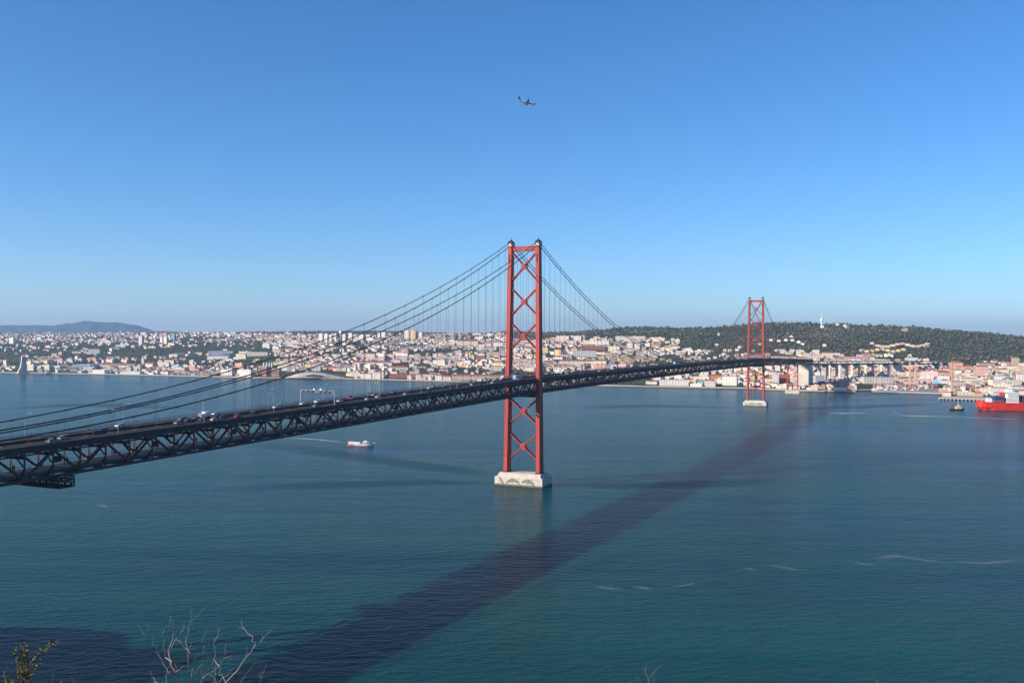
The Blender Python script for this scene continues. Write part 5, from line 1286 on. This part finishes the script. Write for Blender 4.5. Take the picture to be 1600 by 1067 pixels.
# ------------------------------------------------------------------ foreground shrubs on the near hillside
def zp(x, y): return (200 + x / 6.667, 940 + y / 6.667)
BR = [  # (points in the shrub's own tracing, start radius mm)
 ([(560, 1150), (540, 960), (515, 847), (490, 740), (455, 625), (450, 480)], 9), ([(455, 625), (385, 580), (370, 430), (375, 290), (362, 260)], 5.5), ([(440, 660), (415, 500), (460, 400), (475, 300), (420, 265), (445, 140)], 5),
 ([(420, 265), (395, 272)], 2.5), ([(450, 480), (455, 460), (510, 370), (580, 290), (582, 236)], 4.5), ([(510, 370), (475, 285), (465, 200), (440, 140)], 4.5), ([(510, 395), (560, 450), (620, 492)], 4), ([(740, 1120), (720, 900), (660, 780), (625, 640), (622, 500), (600, 440), (602, 360)], 5.5), ([(622, 500), (655, 450), (668, 410)], 2.6),
 ([(700, 1160), (740, 960), (755, 847), (770, 800), (850, 740), (950, 665), (1000, 590), (1010, 510), (1020, 430)], 8.5), ([(950, 665), (895, 600), (890, 430), (940, 310), (930, 255)], 6.5), ([(940, 310), (965, 262)], 2.5), ([(890, 520), (845, 465), (795, 475)], 3.6), ([(845, 465), (840, 412)], 2.2), ([(845, 640), (830, 560), (790, 505), (765, 435), (800, 330), (815, 270)], 3.2), ([(765, 435), (730, 405)], 1.8),
 ([(900, 1150), (960, 920), (1010, 847), (1140, 715), (1220, 590), (1300, 490), (1400, 390), (1480, 300), (1540, 250)], 8), ([(1400, 390), (1392, 312)], 2.4), ([(1140, 715), (1280, 730), (1355, 750), (1410, 735), (1425, 690), (1440, 640)], 6), ([(1355, 750), (1382, 795)], 3), ([(1300, 490), (1330, 420), (1290, 415), (1300, 360), (1210, 275), (1185, 230), (1180, 180)], 3.6), ([(1210, 275), (1130, 268)], 3), ([(1280, 1120), (1340, 920), (1370, 847), (1410, 740)], 4), ([(1220, 590), (1235, 520), (1245, 465)], 2.8),
 ([(620, 500), (650, 535), (690, 570), (760, 580), (825, 590), (845, 660), (830, 700), (770, 790), (755, 860)], 4.6), ([(600, 450), (630, 300), (650, 210), (710, 150), (810, 50)], 2.0), ([(650, 210), (665, 95), (645, 65)], 1.8), ([(665, 95), (688, 62)], 1.3), ([(440, 760), (300, 520), (265, 370), (215, 280)], 1.6), ([(300, 520), (150, 340), (95, 240)], 1.5), ([(215, 280), (192, 240), (196, 200)], 1.3),
 ([(420, 1100), (330, 880), (310, 847), (250, 780), (230, 720), (236, 700)], 3.6), ([(505, 725), (530, 705), (585, 650)], 3.4), ([(940, 900), (920, 847), (850, 730), (760, 690), (690, 640)], 4.4), ([(1100, 1040), (1160, 847), (1270, 700), (1325, 630)], 3.6), ([(870, 900), (885, 847), (910, 760), (905, 640)], 3.6), ([(640, 1000), (680, 847), (690, 790), (750, 830)], 3), ([(400, 1000), (395, 800), (410, 700), (435, 650)], 3), ([(690, 760), (770, 640), (800, 655)], 2.4), ([(1000, 590), (1040, 572), (1080, 560), (1075, 545)], 3), ([(1010, 830), (960, 700), (945, 670)], 3), ([(940, 850), (1060, 720), (1100, 690)], 2.4), ([(1150, 760), (1200, 740), (1260, 680)], 2.2), ([(700, 600), (720, 560), (745, 520)], 1.8), ([(770, 760), (760, 700), (765, 640)], 2.6), ([(490, 640), (500, 700), (505, 760)], 2.6), ([(860, 680), (880, 640), (905, 560)], 2.0)]
rg = np.random.default_rng(11)
def shrub_branch(mb, poly, r0, depth, jz, tracer):
    P = []
    for i, (a, b_) in enumerate(poly):
        px, py = tracer(a, b_); P.append(at(px, py, depth + jz * math.sin(a * .011 + b_ * .007)))
    Q = []; Rr = []; n_ = len(P) - 1
    for i in range(n_):
        for k in range(3):
            t = k / 3; q = P[i].lerp(P[i + 1], t)
            if k: q = q + Vector(rg.normal(size=3) * (P[i + 1] - P[i]).length * .025)
            Q.append(q); Rr.append(r0 * (1 - .72 * (i + t) / n_))
    Q.append(P[-1]); Rr.append(r0 * .25)
    mb.tube(Q, Rr, 5)
base = at(300, 1150, 10.2)
sb = thing('bare_shrub', 'leafless pale twiggy shrub at the bottom left of the view', 'shrub', (0, 0, 0))
for i, (poly, r0) in enumerate(BR):
    m = MB(); shrub_branch(m, poly, r0 * .0008, 10.2, .55, zp); m.build('branch', M['twig'] if i % 3 else M['twigbrown'], sb)
gz0 = near_z(base.x, base.y)
m = MB(); m.tube([(base.x + .1, base.y, gz0 - .3), (base.x + .05, base.y, gz0 + .4), tuple(at(283, 1112, 10.2))], [.04, .03, .012], 7); m.tube([(base.x + .12, base.y, gz0), tuple(at(312, 1108, 10.2))], [.03, .012], 6); m.tube([(base.x + .12, base.y, gz0), tuple(at(336, 1108, 10.2))], [.03, .012], 6); m.tube([(base.x + .12, base.y, gz0), tuple(at(392, 1106, 10.2))], [.03, .01], 6); m.build('stem', M['bark'], sb)
# evergreen juniper sprig
EV = [(.10, .115, .04), (.14, .15, .05), (.18, .175, .075), (.08, .09, .035)]
def evergreen(name, label, axes, depth, seed):
    r_ = np.random.default_rng(seed); t = thing(name, label, 'shrub', (0, 0, 0)); V = []; Fq = []; C = []
    st = MB()
    for pts_, wid in axes:
        P = [at(a, b_, depth) for a, b_ in pts_]; st.tube(P, [.006 * (1 - .7 * i / len(P)) for i in range(len(P))], 5)
        for p, q in zip(P[:-1], P[1:]):
            L = (q - p).length
            for k in range(int(L * 520 * max(.35, wid * 12))):
                u = r_.random(); c = p.lerp(q, u); w = wid * (1 - .5 * u) * r_.random() ** .7
                a = r_.uniform(0, 6.28); dirv = Vector((math.cos(a), math.sin(a) * .8, r_.uniform(.4, 1.6))).normalized()
                c = c + Vector((math.cos(a) * w, math.sin(a) * w, r_.normal() * .015)); ln = r_.uniform(.018, .05); sd_ = dirv.cross(Vector((r_.normal(), r_.normal(), r_.normal()))).normalized() * r_.uniform(.003, .007)
                o = len(V); V += [tuple(c - sd_), tuple(c + dirv * ln * .5 - sd_ * 1.4), tuple(c + dirv * ln), tuple(c + dirv * ln * .5 + sd_ * 1.4), tuple(c + sd_)]; Fq.append((o, o + 1, o + 2, o + 3, o + 4)); C.append(np.array(EV[r_.integers(4)]) * r_.uniform(.7, 1.5))
    st.build('stem', M['twigbrown'], t)
    me = bpy.data.meshes.new('foliage'); me.from_pydata(V, [], Fq); me.materials.append(M['leaf']); tint_attr(me, np.array(C)); me.update(); obj('foliage', me, t); return t
evergreen('evergreen_shrub', 'olive green upright juniper shrub in the bottom left corner', [([(36, 1150), (37, 1090), (36, 1050), (37, 1008)], .035), ([(34, 1070), (33, 1040), (35, 1012)], .022), ([(40, 1060), (41, 1035), (39, 1010)], .02), ([(40, 1062), (46, 1038), (58, 1022), (74, 1012), (91, 1004)], .010), ([(40, 1070), (50, 1048), (62, 1036)], .016), ([(30, 1075), (27, 1052), (26, 1044)], .010), ([(27, 1040), (23, 1014)], .003)], 10.4, 3)
evergreen('evergreen_sprig', 'small olive sprig at the far left bottom corner', [([(9, 1130), (10, 1080), (9, 1058), (6, 1050)], .014), ([(14, 1120), (16, 1066), (12, 1056)], .010)], 10.1, 4)
for i, (lab, depth, lines) in enumerate((
   ('thin forked dry twig at the bottom edge right of centre', 9.0, [([(1014, 1130), (1014, 1075), (1013, 1060), (1008, 1048), (1003, 1043)], 3.0), ([(1008, 1048), (1012, 1036)], 1.8), ([(1014, 1060), (1024, 1048), (1035, 1036)], 2.2), ([(1002, 1100), (1001, 1066), (994, 1053)], 2.2), ([(1022, 1085), (1022, 1062), (1023, 1055)], 1.6)]),
   ('tiny dry twig tip at the bottom edge towards the right', 9.4, [([(1374, 1120), (1371, 1062), (1363, 1052)], 2.2), ([(1371, 1064), (1360, 1060), (1345, 1061)], 1.6)]),
   ('dry stalk with a pale tip right of the juniper shrub', 10.0, [([(80, 1130), (81, 1070), (82, 1056), (83, 1048)], 2.4), ([(90, 1075), (94, 1066), (98, 1063)], 4.0)]),
   ('lone thin stalk between the juniper and the bare shrub', 10.0, [([(118, 1120), (114, 1064), (110, 1053)], 2.4)]))):
    t = thing('dry_twig', lab, 'twig', (0, 0, 0)); px, py = lines[0][0][0]
    for j, (poly, r0) in enumerate(lines):
        m = MB(); pl_ = poly
        shrub_branch(m, pl_, r0 * .0011, depth, .0, lambda a, b_: (a, b_)); m.build('stem', M['twigbrown'], t)
    p = at(px, py, depth); g = near_z(p.x, p.y); m = MB(); m.tube([(p.x, p.y, g - .1), tuple(p)], [.006, .003], 5); m.build('stalk', M['twigbrown'], t)

# ------------------------------------------------------------------ haze
hz = MB(); hz.box((0, 10500, 290), (60000, 29000, 620)); hm = bpy.data.materials.new('river_haze'); hm.use_nodes = True
n = hm.node_tree.nodes; n.remove(n['Principled BSDF']); pv = n.new('ShaderNodeVolumePrincipled')
pv.inputs['Color'].default_value = (.46, .68, .98, 1); pv.inputs['Density'].default_value = 4.3e-5; pv.inputs['Anisotropy'].default_value = .2
hm.node_tree.links.new(pv.outputs['Volume'], n['Material Output'].inputs['Volume'])
tag(hz.build('haze', hm), kind='stuff')
